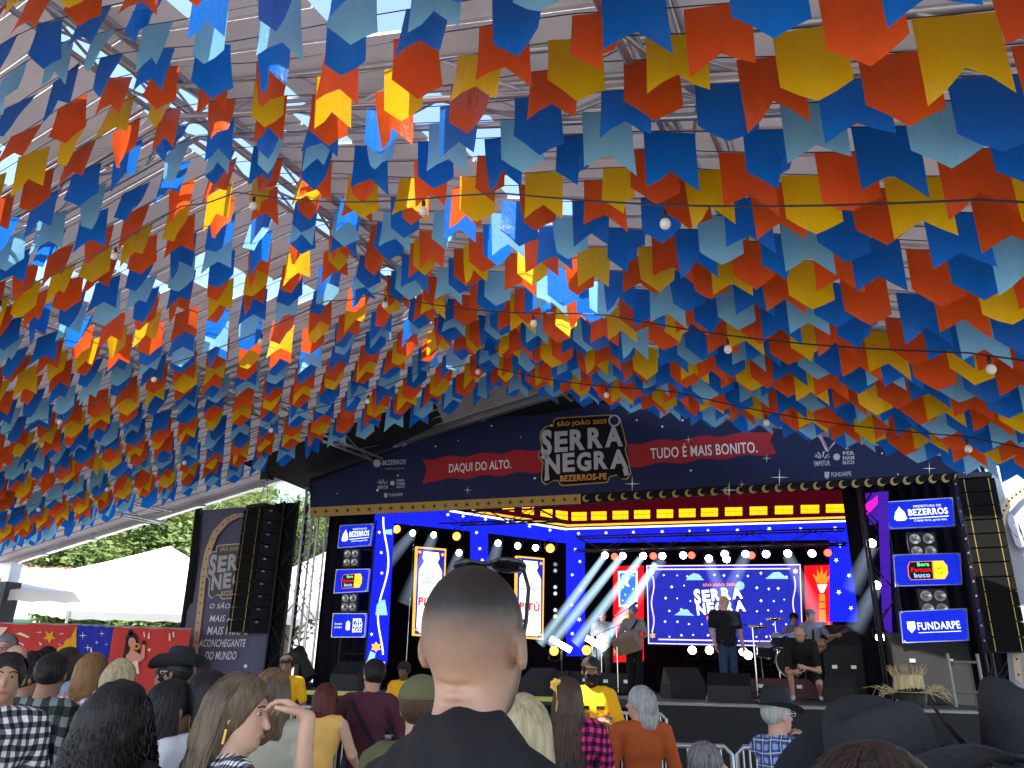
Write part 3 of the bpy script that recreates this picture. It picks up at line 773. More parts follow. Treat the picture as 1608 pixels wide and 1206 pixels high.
polys(e, 'header', ledb, wg, [[(618, 790), (889, 831), (889, 852), (767, 836), (618, 820)]], 0, .1)
polys(e, 'column', ledb, wg, [[(741, 832), (767, 834.5), (767, 1030), (741, 1034)]], .02, .1)
polys(e, 'lamp_band', leddr, wg, [[(707, 780), (889, 792), (889, 826), (760, 804)]], -.02, .01)
polys(e, 'white_line', ledw, wg, [[(705, 801), (889, 830), (889, 833), (705, 804)]], -.05, .02)
polys(e, 'gold_line', ledg, wg, [[(740, 801), (889, 824), (889, 827), (740, 804)]], -.05, .02)
for x, y in ((797, 798), (828, 803), (857, 807.5), (881, 811)):
    polys(e, 'lamp_panel', ledy, wg, [[(x - 9, y + 3), (x + 9, y + 6), (x + 9, y), (x - 9, y - 2)], [(x - 9, y - 3), (x + 9, y - 1), (x + 9, y - 7), (x - 9, y - 9)]], -.05, .02)
polys(e, 'star_pixels', ledw, wg, [star_pts((x, y), 3.2, 5, .4) for x, y in ((702, 809), (726, 811), (761, 816), (796, 820), (830, 827), (862, 833), (747, 837), (752, 862), (756, 880))], -.06)
fc = Plane((A1u - 1, .9), (A1u, .9))
e = empty('led_column', fc.A, fc.rz, 'blue LED column with a white string of lights and a yellow flower', 'led portal')
polys(e, 'screen', ledb, fc, [[(589, 806), (617, 806), (604.5, 1043), (574, 1043)]], 0, .1)
wl = []; n = 30
for i in range(n + 1):
    t = i / n; wl.append((607 - 12 * t - 6 * math.cos(t * 9) , 812 + 216 * t))
polys(e, 'light_string', ledw, fc, [[wl[i], (wl[i][0] + 2.6, wl[i][1]), (wl[i + 1][0] + 2.6, wl[i + 1][1]), wl[i + 1]] for i in range(n)], -.01)
polys(e, 'clouds', ledsky, fc, [[(590, 966), (592, 950), (597, 943), (605, 942), (609, 966)], [(604, 838), (606, 832), (616, 831), (616, 840)], [(577, 1038), (582, 1022), (590, 1026), (588, 1040)]], -.012)
polys(e, 'flower', ledg, fc, [star_pts((591, 1016), 8.5, 6, .62)], -.014)
polys(e, 'hem', ledg, fc, [[(575, 1039), (605, 1039), (604.5, 1043), (574, 1043)]], -.014)
polys(e, 'star_pixels', ledw, fc, [star_pts((x, y), 3, 6, .4) for x, y in ((596, 836), (599, 868), (584, 996), (600, 900))], -.014)
B2u = spx(1346, 830, VB)[0]; A2u = spx(1386, 900, .9)[0]
rw = Plane((B2u, VB), (A2u, .9))
e = empty('led_wing', rw.A, rw.rz, 'magenta and purple LED wing of the stage portal beside the sponsor signs', 'led portal')
polys(e, 'header', ledp, rw, [[(1347, 776), (1385, 772), (1385, 800), (1347, 846)]], 0, .1)
polys(e, 'flash', ledm, rw, [[(1350, 800), (1380, 778), (1380, 792), (1350, 822)]], -.02)
polys(e, 'louvres', ledr, rw, [[(1347, 776 + 7 * k), (1353, 774 + 7 * k), (1353, 778 + 7 * k), (1347, 780 + 7 * k)] for k in range(6)], -.03)
polys(e, 'column', ledb, rw, [[(1350, 830), (1361, 824), (1370, 1060), (1362, 1062)]], 0, .1)
polys(e, 'column', ledp, rw, [[(1379, 800), (1385, 796), (1394, 1066), (1389, 1068)]], 0, .1)

# main screen
VS = 4.3
ms = Plane((-1, VS), (5, VS))
e = empty('led_screen', ms.A, ms.rz, 'wide blue LED screen with the white festival logo behind the singer', 'screen')
polys(e, 'cabinet', matt, ms, [[(1013, 886), (1260, 884), (1264, 1019), (1016, 1013)]], .012, .12)
polys(e, 'picture', ledn, ms, [[(1015, 888), (1257, 886), (1261, 1016), (1018, 1011)]], 0, .01)
def frame_poly(x0, y0, x1, y1, x2, y2, x3, y3, w_): return [[(x0, y0), (x1, y1), (x1, y1 + w_), (x0, y0 + w_)], [(x3, y3 - w_), (x2, y2 - w_), (x2, y2), (x3, y3)], [(x0, y0), (x0 + w_, y0), (x3 + w_, y3), (x3, y3)], [(x1 - w_, y1), (x1, y1), (x2, y2), (x2 - w_, y2)]]
polys(e, 'border', ledl, ms, frame_poly(1015, 888, 1257, 886, 1261, 1016, 1018, 1011, 1.6) + [[(1030, 893), (1241, 892), (1241, 894), (1030, 895)], [(1034, 1003), (1246, 1007), (1246, 1009), (1034, 1005)]] + [[(1024 + 2 * math.sin(k * .9), 905 + 8 * k), (1026 + 2 * math.sin(k * .9), 905 + 8 * k), (1026 + 2 * math.sin(k * .9 + .9), 913 + 8 * k), (1024 + 2 * math.sin(k * .9 + .9), 913 + 8 * k)] for k in range(11)] + [[(1246 + 2 * math.sin(k * .9), 905 + 8 * k), (1248 + 2 * math.sin(k * .9), 905 + 8 * k), (1248 + 2 * math.sin(k * .9 + .9), 913 + 8 * k), (1246 + 2 * math.sin(k * .9 + .9), 913 + 8 * k)] for k in range(11)], -.006)
polys(e, 'corner_flowers', ledg, ms, [star_pts(c_, 5, 6, .6) for c_ in ((1023, 899), (1249, 897), (1025, 998), (1252, 1003))], -.01)
rnd = random.Random(3); st = []
for j in range(6):
    for i in range(11):
        x, y = 1044 + i * 19 + (9 if j % 2 else 0) + rnd.uniform(-3, 3), 903 + j * 19 + rnd.uniform(-3, 3)
        if 1085 < x < 1180 and 908 < y < 980: continue
        if x < 1240: st.append(star_pts((x, y), rnd.uniform(1.6, 2.8), 4, .5))
polys(e, 'star_pixels', ledw, ms, st, -.01)
polys(e, 'cloud_pixels', ledsky, ms, [[(1077, 911), (1082, 904), (1090, 900), (1098, 902), (1101, 907), (1106, 911)], [(1202, 909), (1208, 904), (1214, 899), (1224, 898), (1230, 903), (1239, 909)], [(1059, 966), (1066, 961), (1071, 957), (1080, 957), (1084, 962), (1090, 967)]], -.011)
def mlogo(x, y): return ms.px(1091 + (x - 849) * .585, 923 + (y - 672) * .585)
mb = MB(); logo_text(mb, None, mlogo, y=-.016); mb.build('logo_letters', ledw, e)
mb = MB(); a = ms.px(1104, 922); put_text(mb, 'SÃO JOÃO 2025', a, ms.px(1155, 921), ms.px(1104, 916)[1] - a[1], -.016, .03); a = ms.px(1110, 973); put_text(mb, 'BEZERROS-PE', a, ms.px(1150, 973), ms.px(1110, 968)[1] - a[1], -.016, .03); mb.build('logo_caption', ledo, e)
polys(e, 'badge', ledsky, ms, [disc_pts((1162, 920), 7)], -.017)
e = empty('led_screen', ms.A, ms.rz, 'tall red LED screen with a blue starry doorway and a crescent moon', 'screen')
polys(e, 'picture', ledr, ms, [[(963, 889), (1010, 888), (1010, 1038), (963, 1040)]], .0, .1)
polys(e, 'doorway', ledw, ms, [[(970.5, 897), (1001, 896), (1001, 953), (972, 953)]], -.006)
polys(e, 'night', led('led_night', (.02, .09, .55), 1.), ms, [[(973, 900), (998.5, 899), (998.5, 950), (974, 950)]], -.01)
polys(e, 'moon', ledw, ms, [[(990 - 9 * math.cos(a), 914 + 8 * math.sin(a)) for a in np.linspace(-1.3, 1.3, 10)] + [(991 - 5 * math.cos(a), 914 + 7 * math.sin(a)) for a in np.linspace(1.2, -1.2, 10)]] + [star_pts(c_, 2, 4, .4) for c_ in ((978, 905), (995, 904), (978, 922), (994, 925), (982, 934), (990, 940), (978, 943), (996, 944))], -.014)
polys(e, 'blaze', ledg, ms, [[(975, 970), (987, 965), (990, 1018), (973, 1020)]], -.006)
e = empty('led_screen', ms.A, ms.rz, 'tall red LED screen with a flaming torch', 'screen')
polys(e, 'picture', ledr, ms, [[(1263, 888), (1303, 887), (1309, 1020), (1268, 1018)]], .0, .1)
polys(e, 'flame', ledo, ms, [[(1283, 916), (1276, 901), (1283, 906), (1283, 894), (1288, 903), (1290, 889), (1293, 903), (1299, 895), (1297, 907), (1304, 903), (1298, 917)]], -.006)
polys(e, 'cup', ledw, ms, [[(1283, 918), (1299, 918), (1293, 931), (1288, 931)]], -.006)
polys(e, 'torch_stem', ledo, ms, [[(1286, 933), (1295, 933), (1296, 944), (1286, 944)], [(1286, 946), (1296, 946), (1296, 955), (1286, 955)], [(1286, 957), (1296, 957), (1297, 978), (1286, 978)], [(1300, 975), (1308, 985), (1310, 1018), (1296, 1018), (1300, 990)]], -.008)
# drink screens on the wing
def drink(x0, x1, y0, y1, label, sk):
    e = empty('drink_screen', wg.A, wg.rz, label, 'screen', 'drink screens')
    q = lambda a, b: (x0 + (x1 - x0) * a - sk * b, y0 + (y1 - y0) * b + (1 - a) * -4 + 2)
    P = lambda ps: [q(*p) for p in ps]
    polys(e, 'border', ledg, wg, [P([(0, 0), (1, 0), (1, 1), (0, 1)])], .30, .1)
    polys(e, 'picture', ledn, wg, [P([(.05, .02), (.95, .02), (.95, .98), (.05, .98)])], .294)
    polys(e, 'bottle', ledw, wg, [P([(.25, .05), (.75, .05), (.78, .12), (.72, .16), (.88, .26), (.9, .9), (.8, .965), (.2, .965), (.1, .9), (.12, .26), (.28, .16), (.22, .12)])], .288)
    polys(e, 'corner_flowers', ledg, wg, [star_pts(q(a, b), 3.2, 6, .6) for a, b in ((.12, .06), (.88, .07), (.12, .93), (.88, .94))], .286)
    mb = MB(); a = wg.px(*q(.14, .405)); put_text(mb, 'Coca-Cola', a, wg.px(*q(.8, .405)), wg.px(*q(.14, .31))[1] - a[1], .282, .0, .35); mb.build('script', plain('led_ink', (.05, .02, .03), .5, 0, .1, 5, 40, 0), e)
    mb = MB(); a = wg.px(*q(.12, .66)); put_text(mb, 'PITÚ', a, wg.px(*q(.84, .66)), wg.px(*q(.12, .54))[1] - a[1], .282, .04); mb.build('word', ledr, e)
drink(659, 707, 857, 999, 'tall LED screen with a white bottle beside the front LED column', 5)
drink(818.5, 863, 872, 1002, 'tall LED screen with a white bottle beside the corner of the portal', 1.5)

# sponsor signs
sign_f = plain('sign_frame', (.5, .52, .6), .35, .6, .1, 4, 40, .1)
def sign(v, q4, label, draw):
    pl = Plane((0, v), (1, v)); p = [pl.px(*q) for q in q4]
    e = empty('sponsor_sign', pl.A, pl.rz, label, 'sign', 'sponsor signs on the stage towers')
    mb = MB(); mb.flat(p, .0, .06); mb.build('board', ledb2, e)
    mb = MB()
    for i in range(4):
        a, b = p[i], p[(i + 1) % 4]; d = Vector((b[0] - a[0], b[1] - a[1])); nn = Vector((-d.y, d.x)).normalized() * -.014
        mb.flat([a, b, (b[0] + nn.x, b[1] + nn.y), (a[0] + nn.x, a[1] + nn.y)], -.012, .05)
    mb.build('frame', sign_f, e)
    for i in range(4):
        c_ = sum(q[0] for q in p) / 4, sum(q[1] for q in p) / 4; q = (p[i][0] + (c_[0] - p[i][0]) * .07, p[i][1] + (c_[1] - p[i][1]) * .1)
        MB().flat(disc_pts(q, .014, 8), -.03, .02).build('bolt', sign_f, e)
    W = lambda a, b: (p[3][0] + (p[2][0] - p[3][0]) * a + (p[0][0] - p[3][0]) * b, p[3][1] + (p[2][1] - p[3][1]) * a + (p[0][1] - p[3][1]) * b)
    draw(e, W); return e
ledb2 = led('sign_blue', (.008, .02, .50), .55); ledw2 = led('sign_white', (.8, .88, 1.), .6)
def d_bez(e, W):
    mb = MB(); H = W(0, .24)[1] - W(0, 0)[1]
    mb.flat([W(.1, .35), W(.14, .28), W(.26, .28), W(.3, .35), W(.27, .6), W(.22, .72), W(.2, .8), W(.18, .72), W(.13, .6)], -.008)
    put_text(mb, 'BEZERROS', W(.33, .44), W(.93, .44), H, -.008, .03); put_text(mb, 'PREFEITURA DE', W(.42, .73), W(.84, .73), H * .32, -.008, .0)
    put_text(mb, 'Cidade forte, gente feliz.', W(.4, .2), W(.9, .2), H * .42, -.008, 0); mb.flat([W(.33, .36), W(.93, .38), W(.93, .35), W(.33, .33)], -.008)
    mb.build('print', ledw2, e)
def d_mid(e, W):
    MB().flat([W(.21, .31), W(.245, .185), W(.755, .185), W(.81, .355), W(.81, .59), W(.755, .755), W(.245, .755), W(.21, .61)], -.008).build('badge_edge', ledo, e)
    MB().flat([W(.22, .32), W(.25, .2), W(.58, .2), W(.58, .74), W(.25, .74), W(.22, .6)], -.012).build('badge', matt, e)
    MB().flat([W(.6, .2), W(.75, .2), W(.8, .36), W(.8, .58), W(.75, .74), W(.6, .74)], -.012).build('badge_yellow', led('sign_yellow', (1., .55, .02), .9), e)
    H = W(0, .15)[1] - W(0, 0)[1]
    mb = MB(); put_text(mb, 'Bora', W(.36, .6), W(.54, .6), H * .8, -.016, .02); mb.build('word', led('sign_green', (.1, .7, .2), .9), e)
    mb = MB(); put_text(mb, 'Pernam', W(.26, .42), W(.56, .42), H, -.016, .03); mb.build('word', ledr, e)
    mb = MB(); put_text(mb, 'buco', W(.3, .25), W(.54, .25), H, -.016, .03); mb.build('word', ledsky, e)
    mb = MB(); put_text(mb, 'SÃO', W(.64, .48), W(.75, .48), H * .8, -.016, .03); put_text(mb, 'JOÃO', W(.63, .3), W(.77, .3), H * .8, -.016, .03); mb.build('word', ledr, e)
def d_fun(e, W):
    mb = MB(); H = W(0, .24)[1] - W(0, 0)[1]
    mb.flat([W(.1, .66), W(.22, .66), W(.225, .44), W(.16, .3), W(.1, .44)], -.008); put_text(mb, 'FUNDARPE', W(.26, .38), W(.9, .38), H, -.008, .02); mb.flat([W(.26, .31), W(.9, .31), W(.9, .29), W(.26, .29)], -.008); mb.build('print', ledw2, e)
def d_per(e, W):
    mb = MB(); H = W(0, .22)[1] - W(0, 0)[1]
    put_text(mb, 'Secretaria', W(.08, .52), W(.3, .52), H * .4, -.008, 0); put_text(mb, 'de Cultura', W(.08, .38), W(.3, .38), H * .4, -.008, 0)
    mb.flat([W(.42, .32), W(.48, .28), W(.54, .32), W(.54, .6), W(.48, .7), W(.42, .6)], -.008)
    for k, tx in enumerate(('PER', 'NAM', 'BUCO')): put_text(mb, tx, W(.62, .6 - .2 * k), W(.9, .6 - .2 * k), H * .8, -.008, .04)
    mb.build('print', ledw2, e)
sign(.25, [(1390, 788), (1496, 781), (1500, 826), (1396, 831)], 'blue BEZERROS sponsor sign above two others beside the larger line array', d_bez)
sign(.25, [(1402, 871), (1508, 868), (1511, 918), (1406, 921)], 'blue sponsor sign with a festival badge below the larger BEZERROS sign', d_mid)
sign(.25, [(1412, 960), (1518, 955), (1522, 1006), (1417, 1010)], 'blue FUNDARPE sponsor sign lowest of its stack', d_fun)
sign(.6, [(534, 825), (586, 822), (582, 857), (530, 861)], 'small blue BEZERROS sponsor sign beside the front LED column', d_bez)
sign(.6, [(528, 894), (581, 893), (577, 929), (524, 932)], 'small blue sponsor sign with a festival badge beside the front LED column', d_mid)
sign(.6, [(523, 963), (576, 963), (573, 1001), (520, 1001)], 'small blue PERNAMBUCO sponsor sign lowest beside the front LED column', d_per)
# ------------------------------------------------------------------ stage lamps, speakers, towers, barriers
lamp_w = glow('lamp_white', (1., .97, .9), 9.); lamp_r = glow('lamp_red', (1., .05, .03), 2.2); lamp_o = glow('lamp_orange', (1., .16, .02), 3.0); lamp_off = plain('lamp_glass', (.55, .55, .52), .15, .4, .2, 20, 60, .1)
_lm = {}
def lamp_meshes(kind):
    if kind in _lm: return _lm[kind]
    R = Matrix.Rotation(math.radians(90), 3, 'X')                # lens looks to -y
    body = MB().lathe([(.05, -.16), (.085, -.12), (.1, -.02), (.105, .0), (.095, .0)], 14, (0, 0, 0), R).mesh('housing', black, True)
    lens = MB().lathe([(.092, -.004), (.085, .006), (.05, .016), (.01, .02)], 14, (0, 0, 0), R).mesh('lens', {'w': lamp_w, 'r': lamp_r, 'o': lamp_o}[kind], True)
    yoke = MB().tube([(-.12, .06, 0), (-.12, .06, .16), (0, .06, .2), (.12, .06, .16), (.12, .06, 0)], .012, 5).mesh('yoke', black)
    _lm[kind] = (body, lens, yoke); return _lm[kind]
def lamp(px, py, v, kind, label, group, r=.1, floor=False):
    u, z = spx(px, py, v); e = sthing('stage_lamp', label, 'lamp', (u, v, z), group); b, l_, y_ = lamp_meshes(kind); s = r / .1
    for me, n in ((b, 'housing'), (l_, 'lens'), (y_, 'yoke')):
        o = place(me, n, (0, 0, 0), e); o.scale = (s, s, s * (-1 if floor and n == 'yoke' else 1))
    return e
for x, y in ((950, 872), (978, 873), (1010, 873), (1040, 873), (1073, 872), (1113, 877), (1138, 870), (1141, 878), (1171, 870), (1203, 870), (1237, 869), (1275, 869)):
    _nw = globals().get('_nw', 0) + 1; lamp(x, y, 3.0, 'w', f'white lamp on the truss over the main screen, {ordinal(_nw)} from the starry corner column', 'white lamps over the main screen', .085)
for i_, (x, y) in enumerate(((965, 874), (1026, 873), (1086, 872), (1180, 872), (1300, 868))): lamp(x, y, 3.05, 'r', f'red lamp on the truss over the main screen, {ordinal(i_ + 1)} from the starry corner column', 'red lamps over the main screen', .085)
for i_, (x, y) in enumerate(((1087, 1021), (1114, 1021), (1167, 1023), (1175, 1029))): lamp(x, y, 3.6, 'w', f'white floor lamp under the main screen, {ordinal(i_ + 1)} from the percussionist', 'white floor lamps', .095, True)
for (x, y), w_ in zip(((1369, 853), (1376, 919), (1382, 1001)), ('highest', 'middle', 'lowest')): lamp(x, y, 1.2, 'w', f'white stage lamp lit on the magenta wing, {w_} of three', 'white lamps on the magenta wing', .085)
for i_, (x, y) in enumerate(((648, 837), (681, 840), (721, 868), (782, 853), (813, 857), (841, 860))): lamp(x, y, 1.6, 'w', f'white lamp above the drink screens, {ordinal(i_ + 1)} from the front LED column', 'white lamps above the drink screens', .075)
for i_, (x, y) in enumerate(((623, 831), (717, 842), (864, 861))): lamp(x, y, 1.5, 'o', f'orange lamp above the drink screens, {ordinal(i_ + 1)} from the front LED column', 'orange lamps above the drink screens', .1)
for (x, y), w_ in zip(((1205, 1027), (870, 1022), (921, 1021), (952, 1028)), ('beside the drum kit', 'under the tilted glowing tube by the drink screen', 'under the tilted glowing tube by the musician', 'beside the percussionist')): lamp(x, y, 3.1, 'o', f'orange floor lamp {w_}', 'orange floor lamps', .11, True)
tr_m = plain('black_steel', (.02, .02, .022), .5, .6, .2, 4, 60, .1)
_rodb = MB().tube([(0, 0, 0), (0, 0, 1)], 1, 6).mesh('rod_black', tr_m, True)
u0, z0 = spx(905, 858, 3.05); u1, z1 = spx(1330, 855, 3.05)
e = sthing('lighting_truss', 'black truss carrying the lamps over the main screen', 'truss', ((u0 + u1) / 2, 3.08, 0))
truss(e, (u0 - (u0 + u1) / 2, 0, z0 + .2), (u1 - (u0 + u1) / 2, 0, z0 + .2), (0, 1, 0), (0, 0, 1), .3, .3, .6, .02, .01, _rodb)
u0, z0 = spx(612, 826, 1.6); u1, _ = spx(880, 850, 1.6)
e = sthing('lighting_truss', 'black truss carrying the lamps above the drink screens', 'truss', ((u0 + u1) / 2, 1.68, 0))
truss(e, (u0 - (u0 + u1) / 2, 0, z0 + .3), (u1 - (u0 + u1) / 2, 0, z0 + .3), (0, 1, 0), (0, 0, 1), .3, .3, .6, .02, .01, _rodb)
# small paired fixtures on the portal edges
for i, (x, y) in enumerate(((872, 886), (872, 896), (872, 922), (872, 932), (872, 958), (872, 968))):
    u, z = spx(x, y, 3.2); e = sthing('blinder_lamp', f'small round blinder lamp beside the portal corner, {ordinal(i + 1)} from the top', 'lamp', (u, 3.2, z), 'small blinders by the portal corner')
    MB().lathe([(.05, -.06), (.055, 0), (.045, 0)], 12, (0, 0, 0), Matrix.Rotation(math.radians(90), 3, 'X')).build('housing', black, e, True); MB().flat(disc_pts((0, 0), .042, 12), -.006, .004).build('lens', lamp_off, e)
for i, (x, y) in enumerate(((1347, 886), (1348, 898), (1349, 927), (1350, 938), (1353, 968))):
    u, z = spx(x, y, 3.2); e = sthing('blinder_lamp', f'small round blinder lamp beside the torch screen column, {ordinal(i + 1)} from the top', 'lamp', (u, 3.2, z), 'small blinders by the torch screen')
    MB().lathe([(.05, -.06), (.055, 0), (.045, 0)], 12, (0, 0, 0), Matrix.Rotation(math.radians(90), 3, 'X')).build('housing', black, e, True); MB().flat(disc_pts((0, 0), .042, 12), -.006, .004).build('lens', lamp_off, e)
def blinder(px, py, v, s, label):
    u, z = spx(px, py, v); e = sthing('four_lamp_blinder', label, 'lamp', (u, v, z), 'four-lamp blinders')
    MB().box((0, .06, 0), (s * 2.3, .1, s * 2.3)).build('case', black, e)
    for a in (-1, 1):
        for b in (-1, 1):
            MB().lathe([(s * .46, -.03), (s * .46, .012), (s * .4, .012), (s * .2, -.01)], 14, (a * s * .55, 0, b * s * .55), Matrix.Rotation(math.radians(90), 3, 'X')).build('lamp_cup', lamp_off, e, True)
blinder(1449, 856, .3, .19, 'four-lamp blinder between the upper two sponsor signs by the line array'); blinder(1467, 946, .3, .19, 'four-lamp blinder between the lower two sponsor signs by the line array')
blinder(551, 876, .7, .16, 'four-lamp blinder under the small BEZERROS sign'); blinder(548, 946, .7, .16, 'four-lamp blinder above the small PERNAMBUCO sign')

# light shafts in the stage smoke, painted as cones that glow by themselves
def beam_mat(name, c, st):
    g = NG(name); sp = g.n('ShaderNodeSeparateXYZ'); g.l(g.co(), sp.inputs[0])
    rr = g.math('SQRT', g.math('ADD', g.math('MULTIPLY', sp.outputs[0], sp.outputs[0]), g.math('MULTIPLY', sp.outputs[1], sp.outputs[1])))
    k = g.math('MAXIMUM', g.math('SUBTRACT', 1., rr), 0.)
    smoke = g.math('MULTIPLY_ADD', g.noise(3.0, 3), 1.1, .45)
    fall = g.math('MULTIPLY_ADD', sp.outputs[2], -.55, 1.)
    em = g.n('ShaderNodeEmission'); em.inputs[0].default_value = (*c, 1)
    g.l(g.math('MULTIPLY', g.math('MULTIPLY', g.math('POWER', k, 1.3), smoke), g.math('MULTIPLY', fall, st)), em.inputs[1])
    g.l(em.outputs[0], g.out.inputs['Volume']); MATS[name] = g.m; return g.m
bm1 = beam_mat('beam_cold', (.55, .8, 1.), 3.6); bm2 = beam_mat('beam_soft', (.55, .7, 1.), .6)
_bc = MB().lathe([(.55, 0), (1., 1.)], 16).mesh('painted_light_beam', None)
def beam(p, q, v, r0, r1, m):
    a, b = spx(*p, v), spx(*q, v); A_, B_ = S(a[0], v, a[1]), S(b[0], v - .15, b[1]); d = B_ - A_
    me = _bc.copy(); me.materials.append(m); ob = bpy.data.objects.new('painted_light_beam', me); COL.objects.link(ob)
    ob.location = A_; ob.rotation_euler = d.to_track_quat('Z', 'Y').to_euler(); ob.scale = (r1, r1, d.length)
    tag(ob, 'pale glowing cone painted as a shaft of lamp light in smoke', 'light beam', 'glowing cones painted as light shafts', 'stuff')
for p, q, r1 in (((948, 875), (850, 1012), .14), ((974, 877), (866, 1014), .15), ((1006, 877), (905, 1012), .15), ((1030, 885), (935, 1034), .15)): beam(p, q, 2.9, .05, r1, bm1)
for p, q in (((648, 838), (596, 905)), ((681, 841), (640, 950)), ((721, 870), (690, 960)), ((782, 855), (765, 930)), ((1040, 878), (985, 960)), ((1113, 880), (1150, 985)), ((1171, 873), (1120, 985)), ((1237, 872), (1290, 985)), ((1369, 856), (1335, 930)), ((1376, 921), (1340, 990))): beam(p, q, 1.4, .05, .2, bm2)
for a, b in (((865, 1003), (896, 1021)), ((921, 1002), (950, 1018))):  # glowing tubes put in for the white-hot moving-head beams
    p, q = spx(*a, 2.6), spx(*b, 2.6); e = sthing('beam_glow_tube', 'tilted white-hot tube glowing as a lamp beam ' + ('beside the drink screen' if a[0] < 900 else 'below the faint musician'), 'lamp', (p[0], 2.6, p[1]), 'tilted glowing beam tubes')
    d = (q[0] - p[0], 0, q[1] - p[1]); MB().tube([(0, 0, 0), d], .06, 12).build('tube', lamp_w, e, True)
    MB().tube([(d[0] / 2, .08, d[2] / 2), (d[0] / 2, .08, DECK - p[1])], .02, 6).build('stand', tr_m, e)

# line arrays
grille = plain('speaker_grille', (.005, .005, .005), .95, .0, .25, 5, 250, .5, .15); cab = plain('cabinet_paint', (.006, .006, .0065), .65, 0, .3, 6, 80, .3); strap_m = plain('gold_edge', (.3, .22, .07), .4, .5, .2, 4, 40, .1)
def line_array(x0, x1, y0, y1, v, n, label, turn, tilt):
    u0, z1 = spx(x0, y0, v); u1, _ = spx(x1, y0, v); _, z0 = spx((x0 + x1) / 2, y1, v); W = u1 - u0; H = z1 - z0; h = H / n
    e = sthing('line_array', label, 'speaker', ((u0 + u1) / 2, v, z0), 'hanging line arrays'); e.rotation_euler.z += turn
    for i in range(n):
        z = H - (i + .5) * h; y = tilt * ((i / n) ** 2) * .35
        o = MB().box((0, .28 + y, z), (W, .5, h * .93)).build('cabinet', cab, e)
        MB().box((0, .022 + y, z), (W * .97, .03, h * .88)).build('grille', grille, o)
        for sx in (-1, 1): MB().box((sx * W * .32, .002 + y, z), (.012, .012, h * .9)).build('trim', strap_m, o)
        for sx in (-1, 1): MB().box((sx * (W / 2 + .008), .2 + y, z + h * .3), (.016, .07, .03)).build('latch', steel, o)
    MB().box((0, .25, H + .06), (W * .9, .45, .08)).build('fly_frame', tr_m, e)
    for sx in (-1, 1): MB().tube([(sx * W * .25, .25, H + .08), (0, .25, H + .75)], .012, 5).build('sling', steel, e)
    MB().box((0, .25, H + .82), (.22, .2, .3)).build('hoist', cab, e)
line_array(378, 418, 799, 993, -.1, 10, 'black line array hanging in front of the tall printed banner', -.28, 0.)
line_array(1503, 1562, 752, 1024, -.9, 12, 'black line array hanging beside the sponsor sign stack', -.12, .15)

# tall hanging banners at the stage sides
greyb = cloth('faded_banner', (.10, .10, .17), .6, .3, 1.6, .5); arch_m = cloth('arch_print', (.5, .36, .22), .7, .1, 3, .2)
paleb = cloth('pale_banner', (.34, .35, .38), .6, .3, 1.2, .6)
def wavy_sheet(root, pl, q4, mat, name='sheet', amp=.05, n=24, m=14):
    p = [pl.px(*q) for q in q4]; vs = []; fs = []
    for j in range(m + 1):
        for i in range(n + 1):
            a, b = i / n, j / m
            x = (p[0][0] * (1 - a) + p[1][0] * a) * (1 - b) + (p[3][0] * (1 - a) + p[2][0] * a) * b
            z = (p[0][1] * (1 - a) + p[1][1] * a) * (1 - b) + (p[3][1] * (1 - a) + p[2][1] * a) * b
            vs.append((x, .06 + amp * (.5 * math.sin(a * 11 + b * 2) + .5 * math.sin(b * 7 + a * 4)), z))
    for j in range(m):
        for i in range(n): k = j * (n + 1) + i; fs.append((k, k + 1, k + n + 2, k + n + 1))
    return MB().add(vs, fs).build(name, mat, root, True)
hv = Plane((-8, .35), (-6, .35))
e = empty('hanging_banner', hv.A, hv.rz, 'tall faded blue festival banner hanging behind the smaller line array', 'banner', 'tall banners at the stage sides')
wavy_sheet(e, hv, [(312, 800), (428, 792), (414, 1075), (276, 1075)], greyb)
wavy_sheet(e, hv, [(304, 798), (316, 797), (286, 1080), (268, 1080)], drape_m, 'edge_drape', .02, 4, 10)
ar = []
ctr = [(303 - 14 * 0, 1062), (309, 1000), (316, 940), (320, 900), (326, 868), (338, 838), (356, 818), (372, 810), (384, 809)]
ou = [(a - 4, b - 3) for a, b in ctr]; inn = [(a + 4.5, b + 2) for a, b in ctr]
polys(e, 'arch_border', arch_m, hv, [[ou[i], ou[i + 1], inn[i + 1], inn[i]] for i in range(len(ctr) - 1)], -.01)
polys(e, 'arch_dots', ink_p, hv, [disc_pts((ctr[i][0] + (ctr[i + 1][0] - ctr[i][0]) * t, ctr[i][1] + (ctr[i + 1][1] - ctr[i][1]) * t), 1.3, 6) for i in range(len(ctr) - 1) for t in ((.12, .37, .62, .87) if i < 3 else (.2, .7))], -.014)
def hlogo(x, y): return hv.px(327 + (x - 849) * .66, 893 + (y - 703) * .80)
mb = MB(); mb.flat([hlogo(a, b) for a, b in lg], -.012); mb.build('logo_outline', greyp, e)
mb = MB(); mb.flat([hlogo(cx_ + (a - cx_) * .96, cy_ + (b - cy_) * .95) for a, b in lg], -.016); mb.build('logo_shape', cloth('faded_ink', (.09, .085, .09), .7, .1, 3, .2), e)
mb = MB(); logo_text(mb, None, hlogo, y=-.02); mb.build('logo_letters', greyp, e)
mb = MB(); a = hlogo(878, 671); put_text(mb, 'SÃO JOÃO 2025', a, hlogo(952, 668), hlogo(878, 660)[1] - a[1], -.02, .03); a = hlogo(880, 757); put_text(mb, 'BEZERROS-PE', a, hlogo(953, 754), hlogo(880, 747)[1] - a[1], -.02, .03); mb.build('logo_caption', arch_m, e)
mb = MB()
